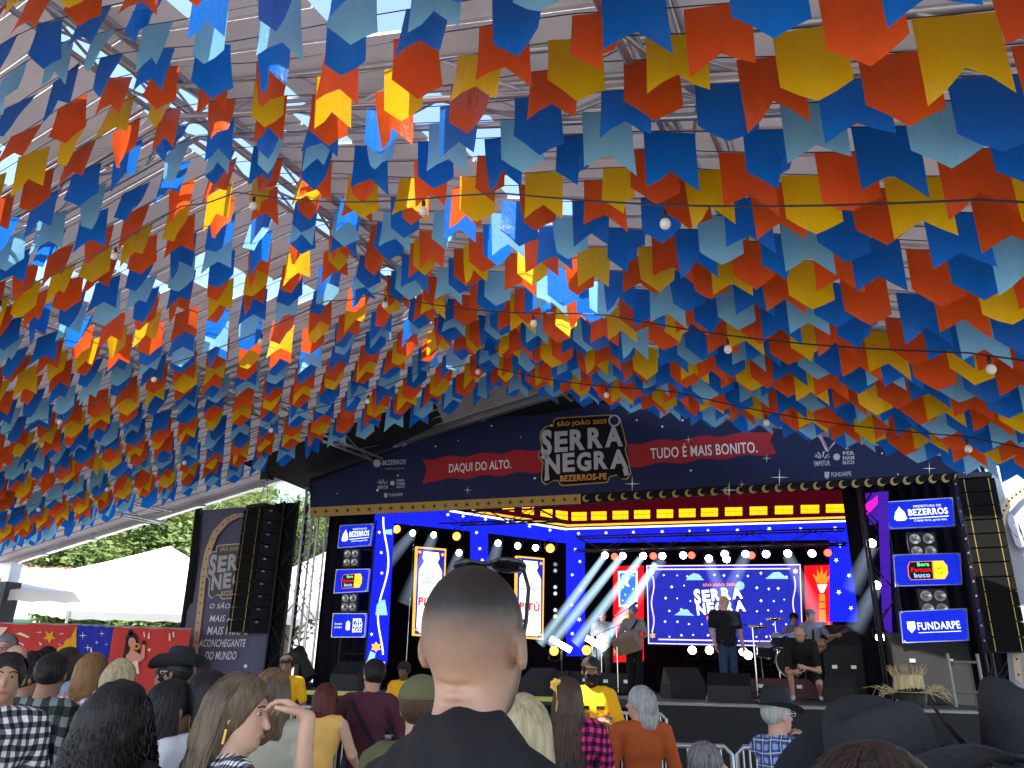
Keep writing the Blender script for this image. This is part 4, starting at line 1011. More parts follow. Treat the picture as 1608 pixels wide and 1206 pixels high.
for tx, xa, xb, yb, hh in (('O SÃO JOÃO', 329, 392, 958, 12), ('MAIS ALTO,', 329, 388, 978, 12), ('MAIS FRIO E', 325, 390, 997, 13), ('ACONCHEGANTE', 312, 386, 1016, 12), ('DO MUNDO', 322, 371, 1036, 13)):
    a = hv.px(xa, yb); put_text(mb, tx, a, hv.px(xb, yb), hv.px(xa, yb - hh)[1] - a[1], -.012, .012, .15)
mb.build('slogan', whitep, e)
polys(e, 'sponsor_marks', whitep, hv, [disc_pts((386, 1046), 3), disc_pts((389, 1058), 3), [(346, 1060), (352, 1056), (354, 1068), (348, 1070)]], -.012)
hr = Plane((7, -.3), (9, -.3))
e = empty('hanging_banner', hr.A, hr.rz, 'tall pale festival banner hanging behind the larger line array', 'banner', 'tall banners at the stage sides')
wavy_sheet(e, hr, [(1552, 742), (1720, 730), (1740, 1085), (1590, 1085)], paleb)
ctr = [(1600, 1070), (1592, 1000), (1583, 930), (1574, 880), (1570, 840), (1574, 805), (1586, 784), (1604, 770), (1630, 760)]
ou = [(a - 6, b - 2) for a, b in ctr]; inn = [(a + 6, b + 4) for a, b in ctr]
polys(e, 'arch_border', arch_m, hr, [[ou[i], ou[i + 1], inn[i + 1], inn[i]] for i in range(len(ctr) - 1)], -.02)
polys(e, 'arch_dots', ink_p, hr, [disc_pts((ctr[i][0] + (ctr[i + 1][0] - ctr[i][0]) * t, ctr[i][1] + (ctr[i + 1][1] - ctr[i][1]) * t), 2, 6) for i in range(len(ctr) - 1) for t in (.15, .5, .85)], -.024)
mb = MB(); put_text(mb, 'SERRA', hr.px(1596, 862), hr.px(1690, 850), hr.px(1596, 808)[1] - hr.px(1596, 862)[1], -.02, .085); mb.build('logo_letters', greyp, e)

# towers
e = sthing('truss_tower', 'silver lattice truss tower between the stage and the tall banner', 'truss tower', (spx(482, 1050, .75)[0], .75, 0))
truss(e, (0, 0, .02), (0, 0, 5.6), (0, 1, 0), (1, 0, 0), .36, .36, .42, .027, .013)
MB().box((.0, 0, .05), (.7, .7, .06)).build('base_plate', steel, e)
e = sthing('truss_tower', 'black lattice truss tower behind the sponsor sign stack', 'truss tower', (spx(1425, 1050, 1.0)[0], 1.0, 0))
truss(e, (0, 0, .02), (0, 0, 5.1), (0, 1, 0), (1, 0, 0), .36, .36, .5, .027, .013, _rodb)
e = sthing('truss_tower', 'lattice truss tower carrying the larger line array', 'truss tower', (spx(1600, 1050, .3)[0], .3, 0))
truss(e, (0, 0, .02), (0, 0, 5.75), (0, 1, 0), (1, 0, 0), .4, .4, .5, .03, .014, _rodb)
MB().box((-.2, 0, 5.6), (.75, .5, .22)).build('sleeve_block', steel, e)
e = sthing('truss_tower', 'dark lattice truss tower carrying the smaller line array', 'truss tower', (spx(447, 1050, .5)[0], .5, 0))
truss(e, (0, 0, .02), (0, 0, 5.1), (0, 1, 0), (1, 0, 0), .36, .36, .5, .027, .013, _rodb)
drape('side_drape', 'black cloth hung beside the smaller line array', [(spx(418, 900, .45)[0], .45), (spx(458, 900, .45)[0], .45)], .02, spx(440, 790, .45)[1])
x0 = spx(1493, 1060, -.6)[0]; x1 = spx(1540, 1060, -.6)[0]
e = sthing('scaffold_ladder', 'steel scaffold ladder frame below the larger line array', 'ladder', ((x0 + x1) / 2, -.6, 0)); hw = (x1 - x0) / 2
for s in (-1, 1): MB().tube([(s * hw, 0, 0), (s * hw, 0, 2.05)], .025, 7).build('stile', plain('scuffed_steel', (.2, .2, .2), .5, .6, .2, 4, 60, .1), e)
for k in range(5): MB().tube([(-hw, 0, .25 + k * .42), (hw, 0, .25 + k * .42)], .02, 6).build('rung', plain('scuffed_steel', (.2, .2, .2), .5, .6, .2, 4, 60, .1), e)
e = sthing('scaffold_ladder', 'steel scaffold ladder frame behind the small sponsor signs', 'ladder', (spx(553, 1030, .8)[0], .8, DECK))
for s in (-1, 1): MB().tube([(s * .3, 0, 0), (s * .3, 0, 3.4)], .022, 7).build('stile', tr_m, e)
for k in range(8): MB().tube([(-.3, 0, .25 + k * .42), (.3, 0, .25 + k * .42)], .018, 6).build('rung', tr_m, e)

# floor monitors and backline
def monitor(px, py, v, w_, h_, d_, label, az, tint=None):
    u, z = spx(px, py, v); e = sthing('stage_monitor', label, 'speaker', (u, v, DECK), 'floor monitors'); e.rotation_euler.z += math.radians(az)
    mb = MB(); prof = [(-d_ / 2, 0), (d_ / 2, 0), (d_ / 2, h_ * .55), (-d_ * .1, h_), (-d_ / 2, h_ * .35)]
    n = len(prof); vs = [(-w_ / 2, y, z_) for y, z_ in prof] + [(w_ / 2, y, z_) for y, z_ in prof]
    mb.add(vs, [tuple(range(n))[::-1], tuple(range(n, 2 * n))] + [(i, (i + 1) % n, n + (i + 1) % n, n + i) for i in range(n)]); mb.build('cabinet', cab, e)
    a, b = Vector((0, prof[4][0], prof[4][1])), Vector((0, prof[3][0], prof[3][1])); d = (b - a); nn = Vector((0, -d.z, d.y)).normalized()
    c_ = (a + b) / 2 + Vector((0, -abs(nn.y), abs(nn.z))) * .006
    MB().box(c_, (w_ * .92, .012, d.length * .9), Matrix.Rotation(math.atan2(-d.y, d.z), 3, 'X')).build('grille', grille, e)
    for s in (-1, 1): MB().box((s * (w_ / 2 + .004), 0, h_ * .4), (.01, .12, .04)).build('handle', matt, e)
monitor(1072, 1080, .2, .62, .50, .5, 'wedge floor monitor tipped towards the percussionist', 205); monitor(1146, 1085, -.75, .66, .42, .45, 'wedge floor monitor in front of the singer', 178)
monitor(548, 1065, -.5, .55, .5, .45, 'wedge floor monitor below the small sponsor signs', 185); monitor(1322, 1085, .4, .5, .42, .4, 'wedge floor monitor beside the crouching technician', 160); monitor(850, 1075, -.4, .6, .45, .45, 'wedge floor monitor beside the masked guard', 150)
def case(px, v, w_, h_, d_, label, z=DECK, mat=None):
    u, _ = spx(px, 1060, v); e = sthing('flight_case', label, 'case', (u, v, z), 'flight cases and risers')
    MB().box((0, 0, h_ / 2), (w_, d_, h_ - .02)).build('body', mat or cab, e)
    for sx in (-1, 1):
        for sy in (-1, 1): MB().box((sx * w_ / 2, sy * d_ / 2, h_ / 2), (.03, .03, h_)).build('corner_trim', tr_m, e)
    for sx in (-.25, .25): MB().box((sx * w_, -d_ / 2 - .006, h_ * .6), (.09, .014, .06)).build('latch', steel, e)
riser = plain('riser_red', (.10, .018, .02), .6, 0, .3, 5, 60, .2)
case(1222, 2.2, 1.35, .36, 1.1, 'dark red drum riser under the drum kit', mat=riser); case(905, 1.9, .9, .42, .5, 'black flight case behind the masked guard'); case(970, 2.0, .8, .4, .5, 'black flight case beside the percussionist'); case(870, 1.7, .6, .42, .5, 'black flight case below the tilted glowing tubes')
case(1325, 2.2, .65, .95, .5, 'tall black bass amplifier beside the bassist'); case(1330, 2.6, .8, 1.35, .5, 'black cabinet stack behind the bassist')
case(1460, .6, 1.1, 1.1, .6, 'black amplifier rack below the FUNDARPE sign')
# follow spot at the stage corner
u, z = spx(475, 1050, -.5); e = sthing('moving_spotlight', 'big black moving spotlight tilted up on the stage corner', 'spotlight', (u, -.5, DECK))
R = Matrix.Rotation(math.radians(-38), 3, 'Y')
MB().lathe([(.11, -.3), (.14, -.26), (.15, .1), (.17, .12), (.17, .32), (.15, .33), (.14, .26)], 18, (0, 0, .42), R).build('barrel', cab, e, True)
MB().box((0, 0, .06), (.34, .34, .12)).build('base', cab, e)
for s in (-1, 1): MB().box((0, s * .2, .26), (.1, .03, .36)).build('yoke_arm', tr_m, e)
# drum kit
chrome = plain('chrome', (.6, .6, .62), .15, 1., .1, 4, 40, 0); head_m = plain('drum_head', (.6, .6, .62), .5, 0, .05, 4, 40, 0); shell_m = plain('drum_shell', (.03, .03, .04), .2, 0, .2, 5, 40, 0); brass = plain('cymbal_bronze', (.55, .42, .2), .25, 1., .15, 5, 120, .2)
u, _ = spx(1232, 1040, 2.2); ZR = DECK + .36
e = sthing('drum_kit', 'drum kit with bass drum, toms and cymbals on the red riser', 'drum kit', (u, 2.2, ZR))
def drum(c, r, h, R, name):
    o = MB().lathe([(r, -h / 2), (r, h / 2)], 22, c, R).build(name, shell_m, e, False)
    MB().lathe([(r * .97, h / 2 + .002), (r * .3, h / 2 + .004)], 22, c, R).build('skin', head_m if name != 'bass_drum' else matt, o)
    for k in (-1, 1): MB().tube([Vector(c) + R @ Vector((r * 1.02 * math.cos(q_ * .2856), r * 1.02 * math.sin(q_ * .2856), k * h / 2)) for q_ in range(23)], .012, 6, caps=False).build('hoop', chrome, o)
Rx = Matrix.Rotation(math.radians(90), 3, 'X')
drum((.12, 0, .28), .27, .4, Rx, 'bass_drum')
for x, z_, r in ((-.08, .68, .14), (.22, .68, .15), (-.32, .5, .17), (.55, .42, .2)): drum((x, .05, z_), r, .2, Matrix.Rotation(.35, 3, 'X'), 'tom')
for x, z_, r in ((-.42, .95, .2), (.62, 1.02, .22), (-.1, 1.1, .18)):
    o = MB().tube([(x, .15, 0), (x, .15, z_)], .012, 6).build('cymbal_stand', chrome, e); MB().lathe([(.01, .02), (.03, .015), (r, -.01), (r, -.014), (.01, .01)], 20, (x, .15, z_), Matrix.Rotation(.25, 3, 'X')).build('cymbal', brass, o, True)
# microphone stands
def mic(px, py, v, h, label, az):
    u, z = spx(px, py, v); e = sthing('microphone_stand', label, 'microphone stand', (u, v, DECK), 'microphone stands'); e.rotation_euler.z += math.radians(az)
    MB().tube([(0, 0, .05), (0, 0, h)], .011, 6).build('post', chrome, e)
    for k in range(3): a = k * 2.09; MB().tube([(0, 0, .12), (math.cos(a) * .28, math.sin(a) * .28, .01)], .01, 5).build('foot', tr_m, e)
    b = MB().tube([(-.1, 0, h - .06), (.42, 0, h + .16)], .008, 5).build('boom', tr_m, e)
    MB().tube([(.42, 0, h + .16), (.52, 0, h + .21)], .02, 8, .028).build('microphone', black, b)
mic(1187, 1050, 1.6, 1.25, 'microphone stand with boom between singer and drum kit', 160); mic(970, 1060, 1.3, 1.45, 'microphone stand beside the percussionist', -30); mic(945, 1060, 2.6, 1.2, 'microphone stand behind the light shafts', 20)

# crowd barriers
def barrier(a, b, h, label, n=14):
    a, b = Vector(a), Vector(b); d = b - a; L = d.length
    e = empty('crowd_barrier', a, math.atan2(d.y, d.x), label, 'barrier', 'crowd barriers in front of the stage')
    MB().tube([(0, 0, 0), (0, 0, h - .06), (.06, 0, h), (L - .06, 0, h), (L, 0, h - .06), (L, 0, 0)], .021, 8).build('frame', steel, e, True)
    MB().tube([(0, 0, .16), (L, 0, .16)], .018, 7).build('bottom_rail', steel, e)
    for i in range(1, n): MB().tube([(L * i / n, 0, .16), (L * i / n, 0, h)], .0085, 5).build('bar', steel, e)
    for x in (.25, L - .25): MB().tube([(x, -.28, .02), (x, 0, .07), (x, .28, .02)], .018, 6).build('foot', steel, e)
by = 7.5
bl = [at(390, 1140, by + .15), at(640, 1140, by), at(905, 1140, by - .15), at(1150, 1140, by - .3), at(1300, 1140, by - .4), at(1480, 1140, by - .45)]
nm = ['behind the woman with raised hand', 'behind the woman in the yellow top', 'in front of the masked guard', 'in front of the woman in blue plaid', 'behind the straw hat']
for i in range(5): barrier((bl[i].x + .02, bl[i].y, 0), (bl[i + 1].x - .02, bl[i + 1].y, 0), 1.10, 'galvanised crowd barrier ' + nm[i])
for (xa, xb), lb in zip(((940, 1045), (460, 560)), ('galvanised crowd barrier between the masked guard and the stage skirt', 'galvanised crowd barrier at the stage corner under the moving spotlight')):
    p, q = at(xa, 1108, 10.3), at(xb, 1108, 10.2); barrier((p.x, p.y, 0), (q.x, q.y, 0), 1.22, lb, 12)
# ------------------------------------------------------------------ people: smooth bodies from blended volumes
def surfnets(f, org, h):
    s = f < 0
    off = [(i, j, k) for i in (0, 1) for j in (0, 1) for k in (0, 1)]
    nx, ny, nz = f.shape
    sub = lambda a, o: a[o[0]:nx - 1 + o[0], o[1]:ny - 1 + o[1], o[2]:nz - 1 + o[2]]
    cnt = sum(sub(s, o).astype(np.int8) for o in off); act = (cnt > 0) & (cnt < 8)
    idx = np.argwhere(act); ids = -np.ones(act.shape, np.int64); ids[act] = np.arange(len(idx))
    cf = {o: sub(f, o)[act] for o in off}; acc = np.zeros((len(idx), 3)); n = np.zeros(len(idx))
    for a in off:
        for ax in range(3):
            if a[ax]: continue
            b = list(a); b[ax] = 1; b = tuple(b); fa, fb = cf[a], cf[b]; m = (fa < 0) != (fb < 0)
            t = np.where(m, fa / np.where(fa == fb, 1, fa - fb), 0); p = np.array(a, float)[None] + np.zeros((len(idx), 3)); p[:, ax] += t
            acc += p * m[:, None]; n += m
    V = (idx + acc / np.maximum(n, 1)[:, None]) * h + org
    Fs = []
    for ax in range(3):
        lo = [slice(1, -1)] * 3; lo[ax] = slice(0, -1); hi = list(lo); hi[ax] = slice(1, None)
        a, b = s[tuple(lo)], s[tuple(hi)]; e = np.argwhere(a != b); fl = a[a != b]
        e = e + np.array([0 if i == ax else 1 for i in range(3)])
        o1, o2 = [i for i in range(3) if i != ax]; d1 = np.zeros(3, int); d1[o1] = 1; d2 = np.zeros(3, int); d2[o2] = 1
        q = [ids[tuple((e - d).T)] for d in (d1 + d2, d2, 0 * d1, d1)]
        q = np.stack(q, 1)
        flip = fl if ax != 1 else ~fl
        q[~flip] = q[~flip][:, ::-1]; Fs.append(q)
    Fq = np.concatenate(Fs); Fq = Fq[(Fq >= 0).all(1)]
    return V, Fq
def V3(p): return np.array(p, float)
class Vol:
    """union of tapered capsules and ellipsoids, softly blended"""
    def __init__(s, k=.03): s.p = []; s.k = k; s.cut = []
    def cap(s, a, b, ra, rb, k=None, neg=False): s.p.append(('c', V3(a), V3(b), ra, rb, k if k is not None else s.k, neg)); return s
    def ell(s, c, r, R=None, k=None, neg=False): s.p.append(('e', V3(c), V3(r), None if R is None else np.array(R, float), 0, k if k is not None else s.k, neg)); return s
    def chain(s, pts, rs, k=None):
        for i in range(len(pts) - 1): s.cap(pts[i], pts[i + 1], rs[i], rs[i + 1], k)
        return s
    def plane(s, n, d): s.cut.append((V3(n), d)); return s          # keep n.p < d
    def mesh(s, name, mat, h, fuzz=0., seed=0):
        lo, hi = [], []
        for q in s.p:
            if q[6]: continue
            if q[0] == 'c':
                r = max(q[3], q[4]); lo.append(np.minimum(q[1], q[2]) - r); hi.append(np.maximum(q[1], q[2]) + r)
            else: r = q[2].max() if q[3] is not None else q[2]; lo.append(q[1] - r); hi.append(q[1] + r)
        lo = np.min(lo, 0) - 3 * h - .01; hi = np.max(hi, 0) + 3 * h + .01
        n = np.ceil((hi - lo) / h).astype(int) + 1
        ax = [lo[i] + h * np.arange(n[i]) for i in range(3)]
        f = np.full(n, 9., np.float64)
        for q in s.p:
            kk = q[5]
            if q[0] == 'c': r = max(q[3], q[4]); bl, bh = np.minimum(q[1], q[2]) - r, np.maximum(q[1], q[2]) + r
            else: r = q[2].max() if q[3] is not None else q[2]; bl, bh = q[1] - r, q[1] + r
            m = 2.2 * kk + 4 * h
            i0 = np.clip(np.floor((bl - m - lo) / h).astype(int), 0, n); i1 = np.clip(np.ceil((bh + m - lo) / h).astype(int) + 1, 0, n)
            if (i1 <= i0).any(): continue
            sl = tuple(slice(a, b) for a, b in zip(i0, i1))
            X = [ax[0][sl[0]][:, None, None], ax[1][sl[1]][None, :, None], ax[2][sl[2]][None, None, :]]
            if q[0] == 'c':
                a, b = q[1], q[2]; d = b - a; L = max(d @ d, 1e-9)
                t = np.clip(((X[0] - a[0]) * d[0] + (X[1] - a[1]) * d[1] + (X[2] - a[2]) * d[2]) / L, 0, 1)
                g = np.sqrt((X[0] - a[0] - t * d[0]) ** 2 + (X[1] - a[1] - t * d[1]) ** 2 + (X[2] - a[2] - t * d[2]) ** 2) - (q[3] + (q[4] - q[3]) * t)
            else:
                c, r, R = q[1], q[2], q[3]; P = [X[0] - c[0], X[1] - c[1], X[2] - c[2]]
                if R is not None: P = [P[0] * R[0, i] + P[1] * R[1, i] + P[2] * R[2, i] for i in range(3)]
                k0 = np.sqrt((P[0] / r[0]) ** 2 + (P[1] / r[1]) ** 2 + (P[2] / r[2]) ** 2); k1 = np.sqrt((P[0] / r[0] ** 2) ** 2 + (P[1] / r[1] ** 2) ** 2 + (P[2] / r[2] ** 2) ** 2)
                g = k0 * (k0 - 1) / np.maximum(k1, 1e-6)
            o = f[sl]
            if q[6]:
                g = -g; hh = np.maximum(kk - np.abs(o - g), 0) / max(kk, 1e-6); f[sl] = np.maximum(o, g) + hh * hh * kk * .25
            else:
                hh = np.maximum(kk - np.abs(o - g), 0) / max(kk, 1e-6); f[sl] = np.minimum(o, g) - hh * hh * kk * .25
        for nn, d in s.cut: f = np.maximum(f, nn[0] * ax[0][:, None, None] + nn[1] * ax[1][None, :, None] + nn[2] * ax[2][None, None, :] - d)
        if fuzz:
            rg = np.random.default_rng(seed); ph = rg.uniform(0, 6.28, 9); X, Y, Z = ax[0][:, None, None], ax[1][None, :, None], ax[2][None, None, :]
            f = f + fuzz * (np.sin(X * 70 + ph[0] + 2 * np.sin(Z * 23 + ph[1])) + np.sin(Y * 65 + ph[2] + 2 * np.sin(Z * 31 + ph[3])) + np.sin(Z * 38 + ph[4] + 2 * np.sin(X * 29 + ph[5]))) / 3
        f[0], f[-1] = 9, 9; f[:, 0], f[:, -1] = 9, 9; f[:, :, 0], f[:, :, -1] = 9, 9
        V, Fq = surfnets(f, lo, h)
        me = bpy.data.meshes.new(name); nv, nf = len(V), len(Fq)
        me.vertices.add(nv); me.vertices.foreach_set('co', V.astype(np.float32).ravel())
        me.loops.add(nf * 4); me.loops.foreach_set('vertex_index', Fq.astype(np.int32).ravel())
        me.polygons.add(nf); me.polygons.foreach_set('loop_start', np.arange(0, nf * 4, 4, dtype=np.int32))
        me.polygons.foreach_set('use_smooth', np.ones(nf, bool)); me.update(calc_edges=True); me.validate()
        if mat is not None: me.materials.append(mat)
        return me
    def obj(s, name, mat, h, parent=None, fuzz=0., seed=0):
        o = bpy.data.objects.new(name, s.mesh(name, mat, h, fuzz, seed)); COL.objects.link(o)
        if parent is not None: o.parent = parent
        return o
def rotm(az=0., pitch=0., roll=0.):            # az clockwise seen from above (towards +x), pitch up positive
    return Matrix.Rotation(-math.radians(az), 3, 'Z') @ Matrix.Rotation(math.radians(pitch), 3, 'X') @ Matrix.Rotation(math.radians(roll), 3, 'Y')
SK = {'tan': skin('skin_tan', (.42, .22, .13)), 'brown': skin('skin_brown', (.24, .115, .065)), 'light': skin('skin_light', (.58, .34, .23)), 'deep': skin('skin_deep', (.13, .06, .038)), 'rosy': skin('skin_rosy', (.55, .28, .2))}
HR = {'black': hairm('hair_black', (.012, .010, .009)), 'dark': hairm('hair_dark_brown', (.03, .019, .013)), 'brown': hairm('hair_brown', (.06, .033, .018)), 'red': hairm('hair_red_brown', (.075, .014, .012)), 'ginger': hairm('hair_ginger', (.17, .085, .03)),
      'blonde': hairm('hair_blonde', (.36, .25, .11), (.72, .58, .34)), 'streak': hairm('hair_streaked', (.05, .034, .022), (.20, .14, .085)), 'grey': hairm('hair_grey', (.28, .27, .25), (.6, .58, .54)), 'salt': hairm('hair_grizzled', (.08, .075, .07), (.32, .3, .28))}
eye_m = plain('eye_dark', (.015, .01, .008), .2, 0, .1, 5, 40, 0); eye_w = plain('eye_white', (.42, .40, .37), .25, 0, .05, 5, 40, 0); lip_m = plain('lip', (.36, .1, .085), .45, 0, .1, 20, 60, .1)
jean = cloth('denim', (.035, .065, .13), .9, .3, 12, .5); blackc = cloth('black_cotton', (.012, .012, .013), .9, .25, 10, .6); shoe_m = plain('shoe', (.02, .02, .022), .5, 0, .2, 8, 40, .1); felt = cloth('black_felt', (.018, .019, .022), .8, .35, 25, .5)

def hand_vol(vol, w_, d, palm, s, curl=.5, spread=.16, k=.006, thumb=1):
    """palm and five fingers at wrist w_, along d, palm normal given"""
    w_, d, palm = V3(w_), V3(d), V3(palm); d = d / np.linalg.norm(d); palm = palm - d * (palm @ d); palm = palm / np.linalg.norm(palm); sd = np.cross(d, palm) * thumb
    for i, t in enumerate((-.026, -.009, .009, .026)): vol.cap(w_ + d * .01 * s + sd * t * .55 * s, w_ + (d * .082 + sd * t) * s, .016 * s, .0125 * s, .008)
    for i, (t, L) in enumerate(((-.028, .062), (-.0095, .075), (.0095, .08), (.028, .072))):
        p = w_ + (d * .085 + sd * t) * s; c_ = curl; fd = d + sd * (t / .028) * spread; fd = fd / np.linalg.norm(fd)
        for j, (fr, r) in enumerate(((.42, .0092), (.33, .0085), (.25, .0078))):
            dd = fd * math.cos(c_) + palm * math.sin(c_); q = p + dd * L * fr * s; vol.cap(p, q, r * s, r * .93 * s, k); p = q; c_ += curl * .9
    p = w_ + (d * .022 + sd * .026) * s; td = d * .62 + sd * .65 + palm * .35; td = td / np.linalg.norm(td); q = p + td * .045 * s
    vol.cap(p, q, .014 * s, .011 * s, .008); td2 = td * .6 + d * .6 + palm * .25; td2 = td2 / np.linalg.norm(td2); vol.cap(q, q + td2 * .035 * s, .0105 * s, .0085 * s, k)

def strands(name, mat, parent, hc, Rh, n, length, seed=0, wav=0., rad=(.088, .108, .102), wd=.006, face=True, flare=.25, azr=(0, 360), steps=12, wf=38., part=0., crop=False):
    """locks of hair that run over the skull and hang down, as thin ribbons"""
    rnd = random.Random(seed); mb = MB(); Rh = Matrix(Rh); hc = Vector(hc)
    for _ in range(n):
        while True:
            a = math.radians(rnd.uniform(*azr)); fx, fy = math.sin(a), math.cos(a)
            if not face or fy < .3: break
        el0 = rnd.uniform(.75, 1.5) if not crop else 1.5 - 1.45 * rnd.random() ** 2.2; L = length * rnd.uniform(.75, 1.08); pts = []; ph = rnd.uniform(0, 6.28); w0 = wd * rnd.uniform(.5, 1.4); jit = rnd.uniform(.99, 1.05)
        th = math.pi / 2 - el0; dist = 0; p = None; arc_end = math.radians(95); tz = None
        for i in range(steps + 1):
            t = i / steps; sl_ = L * t; arc = sl_ / .1; th_i = th + arc
            if face:
                aa = math.atan2(math.sin(a), math.cos(a)); tg_ = math.copysign(max(abs(aa), 1.95), aa); ae = aa + (tg_ - aa) * min(1, t * 2.6 * L / .4); fx, fy = math.sin(ae), math.cos(ae)
            if th_i < arc_end:
                q = Vector((rad[0] * math.sin(th_i) * fx, rad[1] * math.sin(th_i) * fy, rad[2] * math.cos(th_i))) * jit; last = (q.copy(), sl_)
            else:
                q = last[0] + Vector((fx * flare * .35 * (sl_ - last[1]), fy * flare * .3 * (sl_ - last[1]), -(sl_ - last[1])))
            q = q + Vector((math.cos(a) * math.sin(sl_ * wf + ph), -math.sin(a) * math.sin(sl_ * wf + ph), 0)) * wav * min(1, t * 2) + Vector((fx, fy, 0)) * wav * .6 * math.cos(sl_ * wf * .9 + ph) * min(1, t * 2)
            pts.append(q)
        o = len(mb.v)
        for i, q in enumerate(pts):
            tg = (pts[min(i + 1, steps)] - pts[max(i - 1, 0)]).normalized(); outv = Vector((fx, fy, .35)); sd = tg.cross(outv); sd = sd.normalized() if sd.length > 1e-5 else Vector((1, 0, 0))
            ww = w0 * (1 - .75 * (i / steps) ** 3)
            for m_ in (-1, 1): mb.v.append(tuple(hc + Rh @ (q + sd * ww * m_)))
        for i in range(steps): mb.f.append((o + 2 * i, o + 2 * i + 1, o + 2 * i + 3, o + 2 * i + 2))
    return mb.build(name, mat, parent, True)

def cowboy_hat(parent, c, R, mat, s=1., brim=.15, curl=.07, band=None, name='hat', flat=False):
    R = Matrix(R); c = Vector(c); mb = MB(); n, m = 44, 7; a0, b0 = .088 * s, .104 * s; rows = []
    prof = [(1.0, 0), (.99, .03), (.95, .07), (.90, .10), (.80, .118), (.55, .122), (.25, .115)] if not flat else [(1, 0), (1, .04), (.98, .09), (.93, .105), (.6, .11), (.3, .11)]
    for j in range(m, 0, -1):
        t = j / m
        for i in range(n):
            q = 2 * math.pi * i / n; x, y = math.cos(q), math.sin(q); rx, ry = a0 + brim * .75 * t * s, b0 + brim * 1.05 * t * s
            z = curl * s * (t ** 1.6) * (x * x * 1.5 - y * y * .45); rows.append((rx * x * (1 - .12 * t * abs(x) ** 2 * (curl > .03)), ry * y, z))
    for f_, z in prof:
        for i in range(n):
            q = 2 * math.pi * i / n; x, y = a0 * f_ * math.cos(q), b0 * f_ * math.sin(q); zz = z * s
            if not flat and f_ < .93: dent = max(0, 1 - abs(x) / (.045 * s)); zz -= .022 * s * dent * (1 - f_ * .6) ; zz += .012 * s * (1 - (y / b0) ** 2) * (abs(x) > .03 * s) - .010 * s * max(0, y / b0)
            rows.append((x * (1 - .18 * max(0, y / b0) * (z > .06 * 1)), y, zz))
    nr = m + len(prof)
    mb.v = [tuple(c + R @ Vector(p)) for p in rows]
    for j in range(nr - 1):
        for i in range(n): k = (i + 1) % n; mb.f.append((j * n + i, j * n + k, (j + 1) * n + k, (j + 1) * n + i))
    mb.f.append(tuple((nr - 1) * n + i for i in range(n)))
    o = mb.build(name, mat, parent, True)
    so = o.modifiers.new('thick', 'SOLIDIFY'); so.thickness = .004 * s; so.offset = 0
    ss = o.modifiers.new('sub', 'SUBSURF'); ss.levels = 1; ss.render_levels = 1
    if band is not None:
        bb = MB(); k = 30
        pts = [c + R @ Vector((a0 * 1.015 * math.cos(2 * math.pi * i / k), b0 * 1.015 * math.sin(2 * math.pi * i / k), .012 * s)) for i in range(k + 1)]
        bb.tube(pts, .009 * s, 6, caps=False).build('hat_band', band, o, True)
    return o

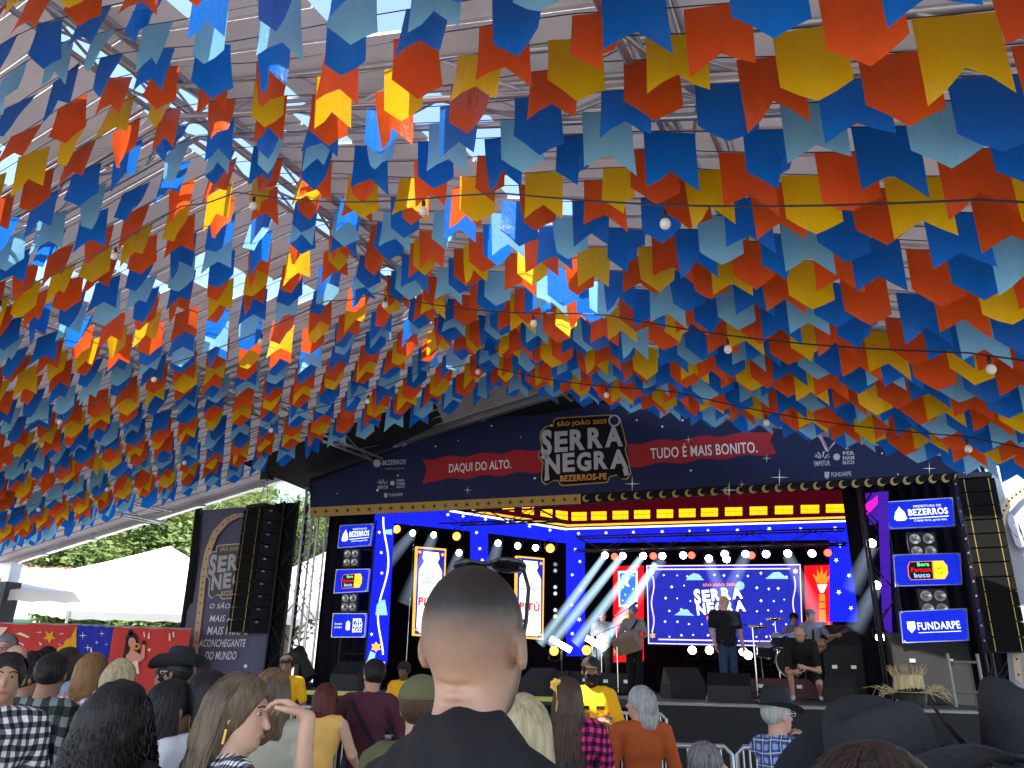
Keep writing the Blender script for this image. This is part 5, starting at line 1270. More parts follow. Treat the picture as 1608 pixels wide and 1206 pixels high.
def person(label, x, ytop, D, az=0., skin_='tan', hair=('short', 'black'), top=None, sleeve='short', bottom=None, skirt=False, arms=None, head_az=None, head_pitch=0., lean=0., hat=None, res=.013, group='people watching in the crowd',
           base=0., H=None, extra_top=0., hand=None, face=True, build=1., legs=None, off=None, collar=False, glasses=None, hres=None, hair_len=.32, hroll=0., feet=True, cap_col=None, neck=0., nk=1., shz=0.):
    P = at(x, ytop, D); Hh = (P.z - base - extra_top) if H is None else H; s = Hh / (1.70 + neck)
    haz = (az if head_az is None else head_az) - az
    pv = Vector((0, 0, .95)); Rl = Matrix.Rotation(-math.radians(lean), 3, 'X')
    def L(p):
        p = Vector(p)
        if p.z > .95 or lean == 0: p = pv + Rl @ (p - pv) if p.z > .9 else p
        return V3(p * s)
    hcv = Vector(L((0, .012, 1.585 + neck)))
    Rh = rotm(haz, head_pitch, hroll)
    def Hd(p): return V3(hcv + (Rh @ Vector(p)) * s)
    b = build; S_ = s
    body = Vol(.03 * s)
    # head
    body.ell(Hd((0, -.012, .022)), V3((.074, .094, .093)) * s, Rh).ell(Hd((0, .028, -.042)), V3((.056, .062, .076)) * s, Rh, .03 * s).ell(Hd((0, .058, -.092)), V3((.026, .024, .02)) * s, Rh, .025 * s)
    if face:
        body.cap(Hd((0, .086, .008)), Hd((0, .106, -.03)), .007 * s, .0115 * s, .012 * s).ell(Hd((0, .072, .03)), V3((.05, .018, .012)) * s, Rh, .015 * s)
        for q in (-1, 1): body.ell(Hd((q * .03, .092, .01)), V3((.016, .014, .009)) * s, Rh, .008 * s, True)
        body.ell(Hd((0, .083, -.062)), V3((.022, .012, .009)) * s, Rh, .008 * s)
    for q in (-1, 1): body.ell(Hd((q * .080, -.010, -.010)), V3((.010, .020, .031)) * s, Rh @ Matrix.Rotation(q * .3, 3, 'Z'), .010 * s)
    if res < .0075:
        for q in (-1, 1): body.ell(Hd((q * .091, -.002, -.006)), V3((.007, .011, .02)) * s, Rh, .005 * s, True)
    body.cap(Hd((0, -.018, -.05)), L((0, -.012, 1.42)), .052 * s * b * nk, .06 * s * b * nk, .03 * s)
    if res < .0068:
        for zz_ in (-.062, -.086): body.cap(Hd((-.05, -.068, zz_ + .004)), Hd((.05, -.068, zz_)), .0045 * s, .0045 * s, .012 * s, True)
    # trunk
    def trunk(v, g, lower=True):
        v.ell(L((0, 0, 1.27)), V3((.155 * b + g, .105 * b + g, .175 + g)) * s, Rl).ell(L((0, 0, 1.08)), V3((.135 * b + g, .098 * b + g, .15 + g)) * s, Rl).cap(L((-.135 * b, -.012, 1.385 + shz)), L((0, -.012, 1.392)), (.055 + g) * s, (.055 + g) * s).cap(L((0, -.012, 1.392)), L((.135 * b, -.012, 1.385 + shz)), (.055 + g) * s, (.055 + g) * s)
        if lower: v.ell(L((0, 0, .94)), V3((.152 * b + g, .108 * b + g, .12 + g)) * s, Rl)
    trunk(body, 0.)
    A = {-1: ((-.235 * b, -.03, 1.12), (-.245 * b, .05, .89)), 1: ((.235 * b, -.03, 1.12), (.245 * b, .05, .89))}
    if arms: A.update(arms)
    hh = hand or {}
    for q in (-1, 1):
        sh = L((q * .178 * b, -.012, 1.375 + shz)); el, wr = L(A[q][0]), L(A[q][1])
        body.chain([sh, el, wr], [.047 * s * b, .037 * s * b, .026 * s], .02 * s)
        d = wr - el
        hp = hh.get(q, {}); hd = V3(hp['d']) if 'd' in hp else d; pal = V3(hp.get('palm', (-q, .3, 0)))
        hand_vol(body, wr, hd, pal, 1.05 * s, hp.get('curl', .35), k=.004, thumb=hp.get('thumb', -q))
    LG_ = legs or {q: ((q * .085, 0, .90), (q * .092, .012, .49), (q * .095, -.012, .085)) for q in (-1, 1)}
    if legs is not None or bottom is None or skirt:
        for q in (-1, 1):
            a, k_, n_ = [V3(Vector(p) * s) for p in LG_[q]]; body.chain([a, k_, n_], [.078 * s, .052 * s, .034 * s])
    o = body.obj('person', SK[skin_], res)
    root = o; tag(o, label, 'person', group)
    loc = off if off is not None else Vector((P.x, P.y, base))
    shift = Matrix.Rotation(-math.radians(az), 3, 'Z') @ Vector((hcv.x, hcv.y, 0)); o.location = Vector((loc[0], loc[1], base)) - Vector((shift.x, shift.y, 0)); o.rotation_euler = (0, 0, -math.radians(az))
    r2 = res if res > .011 else .011
    if top is not None:
        v = Vol(.03 * s); g = .016; trunk(v, g, True)
        if sleeve != 'none':
            f_ = {'short': .72, 'elbow': .99, 'long': 2}[sleeve]
            for q in (-1, 1):
                sh = L((q * .178 * b, -.012, 1.375 + shz)); el, wr = L(A[q][0]), L(A[q][1])
                if f_ < 1: v.cap(sh, sh + (el - sh) * f_, .062 * s * b, .057 * s * b, .03 * s)
                else: v.chain([sh, el, el + (wr - el) * .92], [.061 * s * b, .052 * s * b, .039 * s], .02 * s)
        else: v.plane((0, 0, 1), 1.40 * s) if not lean else None
        if collar: v.ell(L((0, -.014, 1.435)), V3((.075, .072, .03)) * s, Rl, .01 * s)
        v.plane((0, 0, -1), -.84 * s)
        v.obj('shirt', top, r2, root, fuzz=(.0065 if D < 3 else .006) * s, seed=int(x) + 7)
    if bottom is not None:
        v = Vol(.03 * s)
        if skirt:
            v.cap(V3((0, 0, .98)) * s, V3((0, 0, .40)) * s, .15 * s, .25 * s); v.ell(V3((0, -.03, .9)) * s, V3((.17, .14, .12)) * s); v.plane((0, 0, -1), -.42 * s)
        else:
            v.ell(V3((0, 0, .94)) * s, V3((.163 * b, .12 * b, .11)) * s)
            for q in (-1, 1): a, k_, n_ = [V3(Vector(p) * s) for p in LG_[q]]; v.chain([a, k_, n_], [.096 * s, .07 * s, .056 * s])
        v.plane((0, 0, 1), 1.03 * s); v.obj('skirt' if skirt else 'trousers', bottom, .018, root, fuzz=.005 * s, seed=int(x) + 3)
    if feet:
        v = Vol(.02)
        for q in (-1, 1): n_ = Vector(LG_[q][2]) * s; v.cap(n_ + Vector((0, -.02, -.04)) * s, n_ + Vector((q * .015, .15, -.05)) * s, .042 * s, .034 * s)
        v.plane((0, 0, -1), -.005); v.obj('shoes', shoe_m, .018, root)
    # face details
    if face:
        eb = HR.get(hair[1], HR['black']) if hair else HR['black']
        for q in (-1, 1):
            w0 = MB().ell(Hd((q * .030, .0745, .010)), V3((.0115, .009, .0068)) * s, 10, 7).build('eye', eye_w, root, True)
            MB().ell(Hd((q * .030, .0815, .010)), V3((.0066, .004, .0062)) * s, 8, 6).build('iris', eye_m, w0, True)
            MB().tube([Hd((q * .012, .090, .030)), Hd((q * .030, .0895, .036)), Hd((q * .048, .076, .030))], .0028 * s, 5).build('eyebrow', HR['black'] if hair and hair[1] in ('black', 'dark', 'streak', 'blonde', 'red') else eb, root, True)
        MB().ell(Hd((0, .0925, -.062)), V3((.021, .006, .0075)) * s, 10, 6, Rh).build('mouth', lip_m, root, True)
    # hair
    if hair:
        st, hc_ = hair; hm = HR[hc_]; hv_ = Vol(.025 * s); rh = hres or max(.008, res * .75)
        g = {'buzz': .004, 'short': .012, 'long': .014, 'curly': .016, 'bob': .016, 'pony': .010, 'afro': .03}[st]
        hv_.ell(Hd((0, -.016, .026)), (V3((.076, .096, .094)) + g) * s, Rh)
        if st in ('long', 'curly', 'bob'):
            Lh = hair_len if st != 'bob' else .15; w_ = .02 if st == 'curly' else 0.
            hv_.cap(Hd((0, -.055, .0)), Hd((0, -.075, -.10)), (.088 + w_) * s, (.082 + w_) * s).cap(Hd((-.045, -.06, -.02)), Hd((-.06 - w_, -.07, -Lh)), (.05 + w_) * s, .05 * s).cap(Hd((.045, -.06, -.02)), Hd((.06 + w_, -.07, -Lh)), (.05 + w_) * s, .05 * s).cap(Hd((0, -.07, -.05)), Hd((0, -.085, -Lh - .02)), .06 * s, .055 * s)
            for q in (-1, 1): hv_.cap(Hd((q * .066, -.028, .03)), Hd((q * (.078 + w_), -.045, -.11)), .026 * s, (.03 + w_ * .5) * s)
        if st == 'pony': hv_.cap(Hd((0, -.10, .03)), Hd((0, -.13, -.05)), .03 * s, .028 * s).cap(Hd((0, -.13, -.05)), Hd((0, -.12, -.22)), .03 * s, .015 * s)
        hv_.ell(Hd((0, .115, -.048)), V3((.086, .088, .118)) * s, Rh, .012 * s, True)
        if st in ('short', 'buzz', 'pony'): 
            nn = Rh @ Vector((0, .42, -1)); hv_.plane(nn, float(np.dot(V3(nn), Hd((0, -.02, -.045)))))
        hv_.obj('hair', hm, rh, root, fuzz={'curly': .012, 'afro': .012, 'short': .003}.get(st, .004) * s, seed=int(x))
    if hair and hair[0] in ('short', 'pony') and hat is None and D < 10 and hres is None:
        strands('hair_locks', HR[hair[1]], root, Hd((0, -.016, .02)), Rh, 320, .10 * s, int(x) + 1, .004, (.090 * s, .110 * s, .107 * s), .0034, True, .15, steps=8)
    if hat == 'cowboy': cowboy_hat(root, Hd((0, -.01, .055)), Rh, felt, s * 1.08, .115, .055, black)
    if hat == 'flat': cowboy_hat(root, Hd((0, -.01, .05)), Rh @ Matrix.Rotation(math.radians(-8), 3, 'X'), felt, s * 1.05, .085, .02, black)
    if hat == 'cap':
        cm = cap_col or blackc; v = Vol(.015 * s); v.ell(Hd((0, -.012, .035)), V3((.096, .117, .10)) * s, Rh); nn = Rh @ Vector((0, 0, -1)); v.plane(nn, float(np.dot(V3(nn), Hd((0, 0, .032)))))
        co = v.obj('cap', cm, .008, root); v = Vol(.01); v.ell(Hd((0, .12, .035)), V3((.068, .065, .008)) * s, Rh @ Matrix.Rotation(-.2, 3, 'X')); v.obj('cap_peak', cm, .006, co)
    if glasses is not None:
        mb = MB()
        for q in (-1, 1):
            k = 12; mb.tube([Hd((q * .031 + .023 * math.cos(2 * math.pi * i / k), .104, .008 + .017 * math.sin(2 * math.pi * i / k))) for i in range(k + 1)], .0022 * s, 5, caps=False)
            mb.tube([Hd((q * .054, .102, .012)), Hd((q * .078, .06, .012)), Hd((q * .082, -.005, .012))], .002 * s, 5)
        mb.tube([Hd((-.009, .106, .010)), Hd((.009, .106, .010))], .002 * s, 5); mb.build('glasses', glasses, root, True)
    o['h'] = 0; del o['h']
    PEOPLE.append((label[:40], round(Hh, 2))); return root, Hd, L, s, Rh
PEOPLE = []
# ------------------------------------------------------------------ the crowd
SIT = {1: ((.09, 0, .88), (.16, .40, .86), (.15, .36, .47)), -1: ((-.09, 0, .88), (-.16, .40, .86), (-.15, .36, .47))}
FRONT = 'people in the front of the crowd'; RAIL = 'people at the crowd barrier'; SIDE = 'people by the side fence'; BAND = 'people on the stage'; GUARD = 'guards in yellow shirts'
yellow_s = cloth('guard_yellow', (.82, .42, .01), .8, .12, 10, .6); maroon = cloth('maroon_knit', (.075, .018, .03), .9, .2, 12, .5); orange_s = cloth('rust_knit', (.42, .085, .02), .95, .15, 14, .5); cream = cloth('cream_knit', (.5, .47, .36), .9, .15, 12, .5)
mustard = cloth('mustard_knit', (.72, .40, .10), .9, .12, 14, .5); teal = cloth('sage_cotton', (.14, .25, .2), .9, .2, 8, .6); greyshirt = cloth('grey_cotton', (.26, .26, .3), .9, .15, 10, .5); white_s = cloth('white_cotton', (.6, .6, .62), .9, .1, 10, .5); olive = cloth('olive_cotton', (.13, .12, .055), .9, .2, 12, .4)
pl_green = plaid('plaid_green', (.006, .008, .008), (.05, .062, .058), (.17, .20, .19), .105, .5); pl_white = plaid('plaid_white', (.015, .015, .018), (.22, .22, .23), (.72, .72, .74), .05, .5); pl_pink = plaid('plaid_faded_pink', (.3, .14, .18), (.48, .3, .34), (.6, .45, .48), .07, .5)
pl_hot = plaid('plaid_hot_pink', (.015, .006, .012), (.32, .015, .10), (.68, .035, .22), .055, .5); pl_blue = plaid('plaid_blue', (.03, .045, .16), (.10, .15, .36), (.3, .38, .6), .07, .45, (.6, .6, .62)); pl_sky = plaid('plaid_pale_blue', (.09, .15, .19), (.3, .4, .45), (.65, .7, .72), .06, .5); ging = plaid('gingham', (.01, .01, .012), (.3, .3, .31), (.82, .82, .83), .022, .5)
gold = plain('gold_metal', (.7, .48, .16), .25, 1., .1, 6, 40, 0); clear_f = plain('clear_frame', (.75, .73, .7), .2, 0, .05, 5, 40, 0)

# the man right in front of the camera
r_, Hd, L, s, Rh = person('man seen from behind with faded crew cut, sunglasses pushed up and black T-shirt', 752, 889, 1.37, 34, 'tan', None, blackc, 'short', jean, head_az=24, res=.0065, group=FRONT, build=.86, face=True, collar=True, head_pitch=4, neck=-.028, nk=1.04, shz=-.055)
hcz = float(Hd((0, 0, 0))[2])
g = NG('skin_crew_cut'); sp = g.n('ShaderNodeSeparateXYZ'); co = g.co(); g.l(co, sp.inputs[0])
v = g.noise(14, 4); v2 = g.noise(620, 2); v3 = g.noise(26, 3)
base = g.mix(g.math('ADD', g.math('MULTIPLY', v, .7), g.math('MULTIPLY', g.noise(70, 4), .35)), (.31, .165, .10), (.54, .32, .215))
zt = float(Hd((0, 0, .116))[2])
mr = g.n('ShaderNodeMapRange'); mr.inputs[1].default_value = zt - .190; mr.inputs[2].default_value = zt - .065; g.l(g.math('ADD', sp.outputs[2], g.math('MULTIPLY', g.math('SUBTRACT', v3, .5), .018)), mr.inputs[0])
fade = g.math('POWER', mr.outputs[0], 1.15)
hc2 = g.mix(g.math('GREATER_THAN', v2, .5), (.004, .003, .003), (.026, .018, .014))
col = g.mix(g.math('MINIMUM', g.math('MULTIPLY', fade, g.math('MULTIPLY_ADD', v2, .5, .8)), 1.), base, hc2)
fy = g.math('GREATER_THAN', sp.outputs[1], .02)
mb_ = g.n('ShaderNodeMapRange'); mb_.inputs[1].default_value = .03; mb_.inputs[2].default_value = .06; g.l(sp.outputs[1], mb_.inputs[0])
mz = g.n('ShaderNodeMapRange'); mz.inputs[1].default_value = hcz - .02; mz.inputs[2].default_value = hcz - .05; g.l(sp.outputs[2], mz.inputs[0])
col = g.mix(g.math('MULTIPLY', g.math('MULTIPLY', mb_.outputs[0], mz.outputs[0]), g.math('MULTIPLY_ADD', v2, .4, .45)), col, (.022, .016, .013))
wv = g.n('ShaderNodeTexWave', wave_type='BANDS', bands_direction='Z'); wv.inputs['Scale'].default_value = 6.5; wv.inputs['Distortion'].default_value = 2.5; wv.inputs['Detail'].default_value = 2; g.l(co, wv.inputs['Vector'])
b_ = g.pr(col, .5, 0, g.bump(g.math('ADD', g.math('MULTIPLY', g.noise(210, 4, rough=.7), 1.1), g.math('MULTIPLY', g.math('POWER', wv.outputs['Fac'], 6.), .25)), .22, .004), .4)
b_.inputs['Subsurface Weight'].default_value = .03; b_.inputs['Subsurface Radius'].default_value = (.012, .004, .002); b_.inputs['Subsurface Scale'].default_value = .6
r_.data.materials[0] = g.done(b_)
lens_m = plain('dark_lens', (.008, .009, .014), .06, 0, .1, 5, 40, 0); ob = MB()
sg = MB()
for q in (-1, 1):
    v = Vol(.004); v.ell(Hd((q * .034, .046, .117)), V3((.032, .008, .024)) * s, Rh @ Matrix.Rotation(math.radians(66), 3, 'X')); l_ = v.obj('sunglass_lens', lens_m, .004, r_)
    sg.tube([Hd((q * .064, .040, .107)), Hd((q * .074, .035, .080)), Hd((q * .0785, .012, .03)), Hd((q * .080, -.012, -.004))], .0032 * s, 6)
sg.tube([Hd((-.064, .04, .108)), Hd((-.034, .062, .122)), Hd((0, .058, .122)), Hd((.034, .062, .122)), Hd((.064, .04, .108))], .0045 * s, 6)
sg.build('sunglass_frame', black, r_, True)

# woman in profile with her hand at her forehead
r_, Hd, L, s, Rh = person('woman in profile with long streaked hair and her hand raised to her forehead', 385, 1064, 2.75, 58, 'light', ('long', 'streak'), ging, 'elbow', jean, head_az=96, head_pitch=-6, res=.007, group=FRONT, collar=True,
    arms={1: ((.11, .21, 1.26), (.135, .205, 1.575))}, hand={1: dict(d=(-.07, -.06, .05), palm=(-.4, -.6, -.3), curl=.55, thumb=1)}, hair_len=.34, hres=.009)
strands('hair_locks', HR['streak'], r_, Hd((0, -.016, .02)), Rh, 900, .52 * s, 4, .003, (.092 * s, .112 * s, .108 * s), .0034, True, .35, steps=14)
MB().tube([Hd((.083, -.002, -.045)), Hd((.085, -.002, -.09))], .005, 6).build('earring', gold, r_)
# curly-haired woman
r_, Hd, L, s, Rh = person('woman seen from behind with a mass of long black curls', 196, 1076, 2.9, 8, 'brown', ('curly', 'black'), blackc, 'short', jean, res=.012, group=FRONT, face=False, hair_len=.44, hres=.012)
strands('curls', HR['black'], r_, Hd((0, -.02, .0)), Rh, 1300, .62 * s, 9, .030, (.112 * s, .128 * s, .114 * s), .0042, False, .62, steps=40, wf=80.)
# the couple
r_, Hd, L, s, Rh = person('bare-shouldered woman with dark hair under an arm', 278, 1072, 3.55, 15, 'tan', ('short', 'black'), blackc, 'none', jean, head_az=40, group=FRONT, face=True, res=.011)
strands('hair_locks', HR['black'], r_, Hd((0, -.016, .02)), Rh, 350, .3 * s, 14, .006, (.092 * s, .112 * s, .108 * s), .0045, True, .3)
r_, Hd, L, s, Rh = person('dark-haired person leaning in with a bent bare arm over the next shoulder', 325, 1058, 3.6, -60, 'light', ('bob', 'black'), white_s, 'short', jean, head_az=-75, group=FRONT, res=.0095,
    arms={1: ((.16, .25, 1.60), (.02, .36, 1.42))}, hand={1: dict(d=(-.02, .05, -.1), palm=(-.3, -.8, -.2), curl=.25, thumb=1)})
strands('hair_locks', HR['black'], r_, Hd((0, -.016, .02)), Rh, 350, .22 * s, 15, .003, (.094 * s, .114 * s, .11 * s), .0045, True, .3)
r_, Hd, L, s, Rh = person('woman seen from behind in a cream top with highlighted brown hair', 432, 1053, 4.4, 0, 'light', ('long', 'streak'), cream, 'long', jean, group=FRONT, face=False, hair_len=.2)
strands('hair_locks', HR['ginger'], r_, Hd((0, -.016, .02)), Rh, 300, .34 * s, 16, .004, (.092 * s, .112 * s, .108 * s), .005, False, .3)
# left group
r_, Hd, L, s, Rh = person('man seen from behind in a green and black checked shirt', 88, 1028, 5.1, 14, 'brown', ('short', 'black'), pl_green, 'long', jean, head_az=-8, group=SIDE, face=False, res=.011, collar=True, build=1.1)
strands('hair_locks', HR['black'], r_, Hd((0, -.016, .02)), Rh, 500, .10 * s, 51, .003, (.089 * s, .109 * s, .106 * s), .003, False, .15)
r_, Hd, L, s, Rh = person('woman with tied-back hair in a black and white checked shirt', 17, 1028, 4.2, 150, 'tan', ('pony', 'black'), pl_white, 'long', jean, head_az=150, group=SIDE, res=.010, collar=True)
person('man with grey hair and glasses standing by the comet banner', 12, 997, 8.0, 165, 'rosy', ('short', 'salt'), greyshirt, 'short', jean, group=SIDE, glasses=black)
person('bald man in front of the comet banner', 30, 1013, 7.6, 140, 'rosy', None, greyshirt, 'short', jean, head_az=110, group=SIDE)
person('young woman with short dark hair in a blue top', 48, 1024, 8.6, -120, 'tan', ('pony', 'dark'), cloth('royal_cotton', (.03, .06, .3), .9, .15, 10, .5), 'short', jean, head_az=-110, group=SIDE)
person('person in a dark cap facing the crowd', 62, 1021, 9.0, 170, 'brown', ('short', 'black'), blackc, 'short', jean, hat='cap', group=SIDE, extra_top=.02)
person('person in a black and white cap behind the checked shirt', 77, 1014, 9.6, 160, 'deep', ('short', 'black'), white_s, 'short', jean, hat='cap', group=SIDE, extra_top=.02)
person('person with dark hair in an orange top behind the checked shirt', 55, 1042, 6.2, 110, 'brown', ('short', 'black'), orange_s, 'short', jean, head_az=60, group=SIDE)
r_, Hd, L, s, Rh = person('woman seen from behind with long dark hair in a pale denim shirt', 112, 1019, 7.2, 25, 'tan', ('long', 'dark'), cloth('pale_denim', (.2, .27, .36), .9, .15, 10, .5), 'long', jean, group=SIDE, face=False, hair_len=.3)
person('person with dark red hair in front of the blue sparkle banner', 134, 1029, 8.6, -150, 'tan', ('bob', 'red'), white_s, 'short', jean, group=SIDE)
r_, Hd, L, s, Rh = person('woman seen from behind with ginger hair in a faded pink checked shirt', 151, 1028, 6.3, 18, 'light', ('bob', 'ginger'), pl_pink, 'long', jean, group=SIDE, face=False)
strands('hair_locks', HR['ginger'], r_, Hd((0, -.016, .02)), Rh, 260, .3 * s, 21, .004, (.092 * s, .112 * s, .108 * s), .006, False, .2)
r_, Hd, L, s, Rh = person('woman seen from behind with straight blonde hair in front of the dancer banner', 194, 1038, 5.6, 8, 'light', ('long', 'blonde'), white_s, 'short', jean, group=SIDE, face=False, hair_len=.28)
strands('hair_locks', HR['blonde'], r_, Hd((0, -.016, .02)), Rh, 350, .42 * s, 22, .004, (.092 * s, .112 * s, .108 * s), .0055, False, .3)
person('man in a black cowboy hat, glasses and pale checked shirt', 284, 1020, 6.3, -75, 'brown', ('short', 'black'), pl_sky, 'short', jean, hat='cowboy', group=SIDE, extra_top=.055, glasses=clear_f, res=.011, collar=True)
person('person in a yellow top half hidden by the black cowboy hat man', 262, 1040, 7.4, -60, 'tan', ('short', 'black'), yellow_s, 'short', jean, group=SIDE)
# guards
cap_g = cloth('cap_dark', (.03, .022, .018), .9, .2, 10, .3)
person('guard in a yellow shirt and cap standing by the silver tower', 453, 1027, 11.0, 175, 'brown', ('short', 'black'), yellow_s, 'short', blackc, hat='cap', group=GUARD, extra_top=.01, cap_col=cap_g, collar=True)
person('guard in a yellow shirt standing below the blue LED column', 635, 1040, 12.6, 195, 'deep', ('short', 'black'), yellow_s, 'short', blackc, group=GUARD, hat='cap', cap_col=cap_g)
r_, Hd, L, s, Rh = person('guard in a yellow shirt with arms crossed, black mask and cap', 928, 1032, 8.3, 182, 'brown', ('short', 'black'), yellow_s, 'long', blackc, hat='cap', group=GUARD, extra_top=.01, res=.011, cap_col=cap_g, collar=True,
    arms={1: ((.25, .10, 1.13), (-.02, .22, 1.17)), -1: ((-.25, .10, 1.13), (.04, .20, 1.21))})
v = Vol(.02); v.ell(Hd((0, .03, -.058)), V3((.066, .074, .062)) * s, Rh).cap(Hd((0, -.01, -.08)), L((0, 0, 1.42)), .06 * s, .066 * s); v.obj('mask', blackc, .009, r_)
for q in (-1, 1): MB().box(L((q * .07, .125, 1.27)), (.075 * s, .02, .03 * s)).build('pocket_flap', blackc, r_)
# at the barrier
r_, Hd, L, s, Rh = person('woman with red-brown hair in a sleeveless mustard top and sage skirt leaning on the barrier', 515, 1071, 6.55, 12, 'light', ('long', 'red'), mustard, 'none', teal, True, lean=14, group=RAIL, face=False, res=.011, hair_len=.26, build=1.1,
    arms={1: ((.27, .12, 1.18), (.25, .36, 1.10)), -1: ((-.24, .12, 1.15), (-.1, .36, 1.08))})
strands('hair_locks', HR['red'], r_, Hd((0, -.016, .02)), Rh, 350, .42 * s, 31, .003, (.092 * s, .112 * s, .108 * s), .0055, False, .2)
r_, Hd, L, s, Rh = person('man in a maroon sweater with a bag strap leaning on the barrier', 588, 1036, 6.9, 10, 'tan', ('short', 'black'), maroon, 'long', jean, head_az=-35, lean=6, group=RAIL, face=True, res=.011, build=1.05, arms={1: ((.27, .08, 1.16), (.14, .34, 1.13)), -1: ((-.26, .08, 1.16), (-.12, .34, 1.13))})
strands('hair_locks', HR['black'], r_, Hd((0, -.016, .02)), Rh, 500, .09 * s, 52, .003, (.089 * s, .109 * s, .106 * s), .003, True, .15)
MB().tube([L((-.13, .09, 1.40)), L((-.12, -.10, 1.38)), L((.02, -.135, 1.2)), L((.16, -.10, 1.0))], .016, 6).build('bag_strap', blackc, r_)
r_, Hd, L, s, Rh = person('person in an olive cap standing behind the man with the crew cut', 664, 1066, 3.4, 10, 'light', ('short', 'brown'), olive, 'short', jean, group=FRONT, face=False, hat='cap', cap_col=olive, res=.012)
r_, Hd, L, s, Rh = person('woman with very long blonde hair beside the man with the crew cut', 822, 1098, 2.6, 5, 'light', ('long', 'blonde'), blackc, 'short', jean, group=FRONT, face=False, res=.012, hair_len=.42)
strands('hair_locks', HR['blonde'], r_, Hd((0, -.016, .02)), Rh, 600, .58 * s, 33, .004, (.092 * s, .112 * s, .108 * s), .0036, False, .3, steps=14)
r_, Hd, L, s, Rh = person('woman with long brown hair, yellow hair flower and hot pink checked shirt', 892, 1066, 5.5, 12, 'tan', ('long', 'brown'), pl_hot, 'short', jean, group=RAIL, face=False, res=.011, hair_len=.42, build=1.1, arms={1: ((.27, .05, 1.12), (.22, .28, 1.02))})
strands('hair_locks', HR['brown'], r_, Hd((0, -.016, .02)), Rh, 600, .58 * s, 34, .008, (.094 * s, .114 * s, .11 * s), .0052, False, .35, steps=16)
v = Vol(.015); v.ell(L((0, -.1, 1.08)), V3((.10, .035, .16)) * s); v.cap(L((0, -.11, 1.2)), L((-.09, -.06, 1.4)), .025, .025); v.cap(L((0, -.11, 1.2)), L((.09, -.06, 1.4)), .025, .025); v.obj('dungaree_bib', jean, .012, r_)
fl = MB()
for k in range(7): a = k * .9; fl.ell(Hd((-.07 + .028 * math.cos(a), -.09, .075 + .028 * math.sin(a))), (.016, .01, .016), 8, 5)
fl.ell(Hd((-.07, -.1, .075)), (.012, .01, .012), 8, 5); fl.tube([Hd((-.07, -.105, .06)), Hd((-.055, -.125, -.02)), Hd((-.065, -.13, -.09))], .006, 5); fl.build('hair_flower', plain('flower_yellow', (.85, .55, .08), .6, 0, .15, 20, 40, .1), r_, True)
r_, Hd, L, s, Rh = person('older woman with grey curls and a rust sweater looking aside', 1003, 1080, 6.2, -8, 'rosy', ('bob', 'grey'), orange_s, 'long', blackc, head_az=-68, group=RAIL, res=.011, build=1.08)
strands('curls', HR['grey'], r_, Hd((0, -.016, .02)), Rh, 420, .2 * s, 36, .012, (.096 * s, .116 * s, .112 * s), .0055, True, .5, wf=70., steps=14)
r_, Hd, L, s, Rh = person('grey-haired person sitting low with a hand at the ear', 1104, 1168, 4.5, 5, 'light', ('short', 'salt'), greyshirt, 'long', jean, group=RAIL, face=False, res=.010, arms={1: ((.34, .02, 1.33), (.15, -.02, 1.53))}, hand={1: dict(d=(-.05, -.02, .05), palm=(-1, 0, 0), curl=.6)}, H=1.62, base=-.30, legs=SIT)
strands('hair_locks', HR['salt'], r_, Hd((0, -.016, .02)), Rh, 400, .14 * s, 37, .006, (.092 * s, .112 * s, .108 * s), .0055, False, .2)
r_, Hd, L, s, Rh = person('older woman in a dark hat and blue checked shirt, hand at her mouth', 1218, 1086, 5.2, 62, 'rosy', ('short', 'grey'), pl_blue, 'long', jean, hat='flat', head_az=72, group=RAIL, extra_top=.03, glasses=clear_f, res=.0095, collar=True,
    arms={1: ((.12, .26, 1.13), (.04, .22, 1.40)), -1: ((-.14, .26, 1.10), (.0, .3, 1.2))}, hand={1: dict(d=(-.01, -.05, .08), palm=(-.6, -.8, 0), curl=.7, thumb=1)})
# foreground hats
r_, Hd, L, s, Rh = person('person in a big black felt cowboy hat close to the camera', 1385, 1101, 1.45, 62, 'tan', ('short', 'black'), blackc, 'short', jean, head_az=78, group=FRONT, face=True, res=.012, extra_top=.07, hroll=4)
cowboy_hat(r_, Hd((0, -.01, .062)), Rh @ Matrix.Rotation(math.radians(11), 3, 'X'), felt, s * 1.04, .115, .05, plain('hat_cord', (.12, .11, .10), .6, 0, .1, 20, 60, .2))
r_, Hd, L, s, Rh = person('short dark-haired person just below the big black cowboy hat', 1358, 1184, .98, 5, 'tan', ('short', 'dark'), blackc, 'short', jean, group=FRONT, face=False, res=.012, hres=.008)
strands('hair_locks', HR['dark'], r_, Hd((0, -.016, .02)), Rh, 1200, .16 * s, 41, .005, (.089 * s, .110 * s, .106 * s), .0016, False, .2)
r_, Hd, L, s, Rh = person('person in a dark wide-brimmed hat beside the big cowboy hat', 1620, 1092, 1.5, 25, 'tan', ('long', 'black'), blackc, 'long', jean, group=FRONT, face=False, res=.012, extra_top=.06)
cowboy_hat(r_, Hd((0, -.01, .062)), Rh, felt, s * 1.15, .12, .06, black)
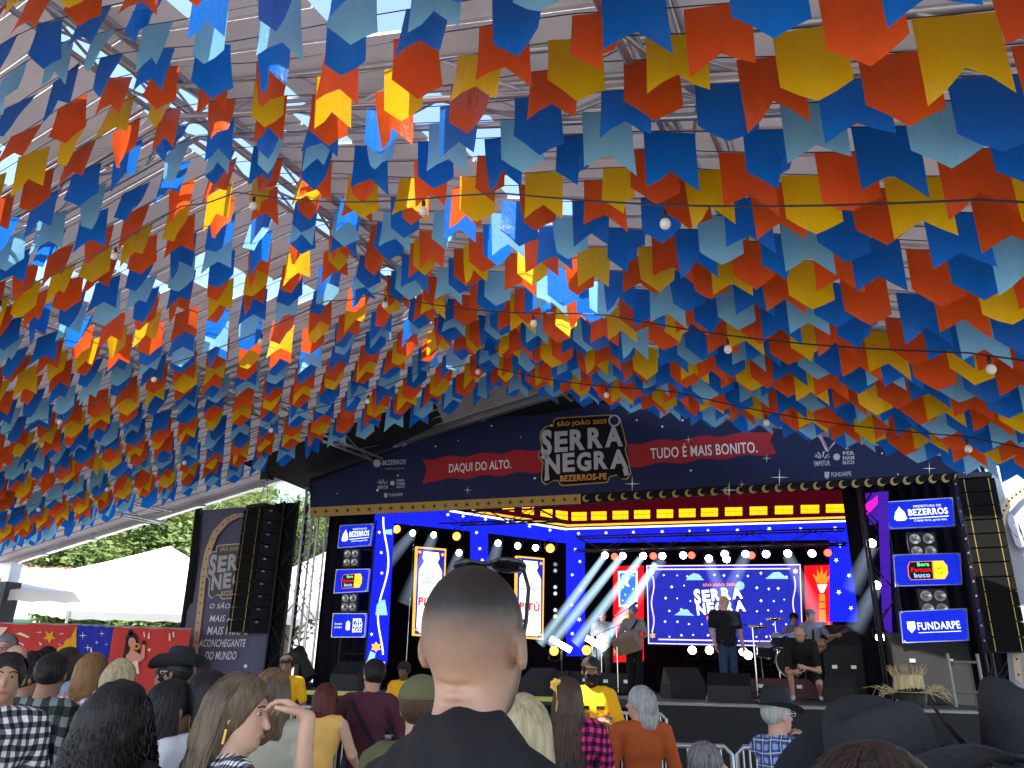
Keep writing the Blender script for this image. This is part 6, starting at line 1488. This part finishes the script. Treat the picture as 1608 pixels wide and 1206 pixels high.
# straw hat
straw = hairm('straw', (.36, .24, .09), (.72, .56, .3), .8)
r_, Hd, L, s, Rh = person('person in a frayed straw hat behind the big black cowboy hat', 1424, 1062, 5.2, 5, 'tan', ('short', 'black'), blackc, 'short', jean, group=FRONT, face=False, res=.013, extra_top=.03)
ht = cowboy_hat(r_, Hd((0, -.01, .05)), Rh, straw, s * 1.0, .05, .0, None, 'straw_hat', True)
mb = MB(); rnd = random.Random(4)
for k in range(60):
    a = rnd.uniform(0, 6.28); c_ = Vector(Hd((0, -.01, .05))); d = Vector((math.cos(a), math.sin(a), 0)); Lk = rnd.uniform(.04, .13); p0 = c_ + d * .13; p1 = p0 + d * Lk * .5 + Vector((0, 0, rnd.uniform(-.02, .05))); p2 = p0 + d * Lk + Vector((rnd.uniform(-.03, .03), 0, rnd.uniform(-.07, .03)))
    mb.tube([p0 - d * .04, p1, p2], .0024, 4, .0012)
for k in range(70):
    a = rnd.uniform(0, 6.28); c_ = Vector(Hd((0, -.01, .05 + rnd.uniform(.08, .11)))); d = Vector((math.cos(a), math.sin(a), 0)); p0 = c_ + d * .08; mb.tube([p0, p0 + d * .02 + Vector((0, 0, .03)), p0 + d * rnd.uniform(.0, .05) + Vector((0, 0, rnd.uniform(.03, .07)))], .0022, 4, .001)
mb.build('frayed_straw', straw, ht)

# ------------------------------------------------------------------ on the stage
def onstage(px, v): u, _ = spx(px, 1060, v); return S(u, v, 0)
def D_of(px, v): return onstage(px, v).y
r_, Hd, L, s, Rh = person('singer in a black T-shirt and jeans looking down on the stage', 1136, 936, D_of(1136, 1.2), 170, 'light', None, blackc, 'short', jean, head_az=140, head_pitch=-28, group=BAND, base=DECK, res=.011, build=1.22, arms={1: ((.26, .0, 1.12), (.26, .08, .88)), -1: ((-.26, -.0, 1.12), (-.27, .06, .88))})
r_, Hd, L, s, Rh = person('percussionist in a pale shirt playing a square drum on a strap', 993, 951, D_of(993, 1.6), 205, 'tan', ('short', 'black'), greyshirt, 'short', blackc, head_az=235, group=BAND, base=DECK, arms={1: ((.27, .06, 1.14), (.12, .25, 1.02)), -1: ((-.27, .06, 1.12), (-.12, .26, .98))})
dr = MB().box(L((.05, .30, .97)), (.5, .22, .34), rotm(0, -35, 18)).build('hand_drum', plain('drum_wood', (.3, .2, .14), .5, 0, .3, 8, 40, .2), r_); MB().tube([L((.1, .2, 1.05)), L((-.12, .12, 1.4)), L((-.08, -.1, 1.42))], .018, 6).build('strap', blackc, r_)
r_, Hd, L, s, Rh = person('drummer in a pale T-shirt and black cap behind the drum kit', 1246, 963, D_of(1246, 3.0), 185, 'tan', ('short', 'black'), greyshirt, 'short', blackc, hat='cap', group=BAND, base=DECK - .10, H=1.70, legs=SIT, res=.014, arms={1: ((.28, .1, 1.15), (.2, .34, 1.12)), -1: ((-.28, .1, 1.15), (-.2, .34, 1.08))})
r_, Hd, L, s, Rh = person('bassist in a pale T-shirt and cap holding a bass guitar', 1272, 957, D_of(1272, 1.9), 165, 'tan', ('short', 'black'), greyshirt, 'short', blackc, hat='cap', group=BAND, base=DECK, res=.012, build=1.1, arms={1: ((.3, .04, 1.14), (.08, .26, 1.02)), -1: ((-.3, .1, 1.18), (-.34, .3, 1.2))})
v = Vol(.02); v.ell(L((.04, .2, 1.0)), V3((.19, .025, .12)) * s); v.ell(L((-.07, .2, 1.06)), V3((.1, .022, .08)) * s); gb = v.obj('bass_guitar', plain('guitar_wood', (.35, .2, .07), .25, 0, .2, 6, 40, 0), .01, r_)
MB().box(L((-.4, .24, 1.2)), (.6, .022, .05), rotm(0, 0, 25)).build('guitar_neck', plain('neck_wood', (.2, .12, .06), .4, 0, .2, 6, 40, 0), gb); MB().tube([L((.1, .15, 1.08)), L((.06, .11, 1.3)), L((-.12, -.02, 1.43))], .02, 6).build('strap', blackc, r_)
person('musician in a pale shirt behind the light shafts', 946, 958, D_of(946, 3.0), 180, 'tan', ('short', 'black'), greyshirt, 'short', blackc, group=BAND, base=DECK, res=.015)
# crouching technician
tp = onstage(1268, .1)
r_, Hd, L, s, Rh = person('bald technician in black crouching over a cable on the stage', 1262, 1012, tp.y, 200, 'rosy', None, blackc, 'short', None, head_az=215, head_pitch=-35, lean=38, group=BAND, base=DECK - .42, H=1.74, res=.011, build=1.1, off=onstage(1262, .1), feet=False,
    arms={1: ((.24, .25, 1.02), (.14, .42, .86)), -1: ((-.24, .25, 1.05), (-.05, .45, .92))}, legs={1: ((.09, 0, .86), (.20, .36, .84), (.20, .26, .50)), -1: ((-.09, 0, .86), (-.22, .30, .70), (-.24, -.02, .50))})
v = Vol(.03); v.ell(V3((0, 0, .9)) * s, V3((.17, .13, .12)) * s); v.chain([V3((.09, 0, .86)) * s, V3((.19, .32, .84)) * s], [.1 * s, .078 * s]); v.chain([V3((-.09, 0, .86)) * s, V3((-.2, .26, .73)) * s], [.1 * s, .08 * s]); v.obj('shorts', blackc, .014, r_)
v = Vol(.02)
for a in ((.2, .26, .47), (-.24, -.02, .47)): p = V3(a) * s; v.cap(p + V3((0, -.02, -.0)), p + V3((0, .16, -.012)), .043, .036)
v.obj('trainers', plain('white_trainer', (.65, .64, .62), .6, 0, .1, 8, 40, .1), .012, r_)
MB().tube([L((-.05, .45, .92)), L((-.02, .5, .75)), V3((.1, .5, .46)) * s], .008, 6).build('cable', black, r_)
print('PEOPLE', PEOPLE)
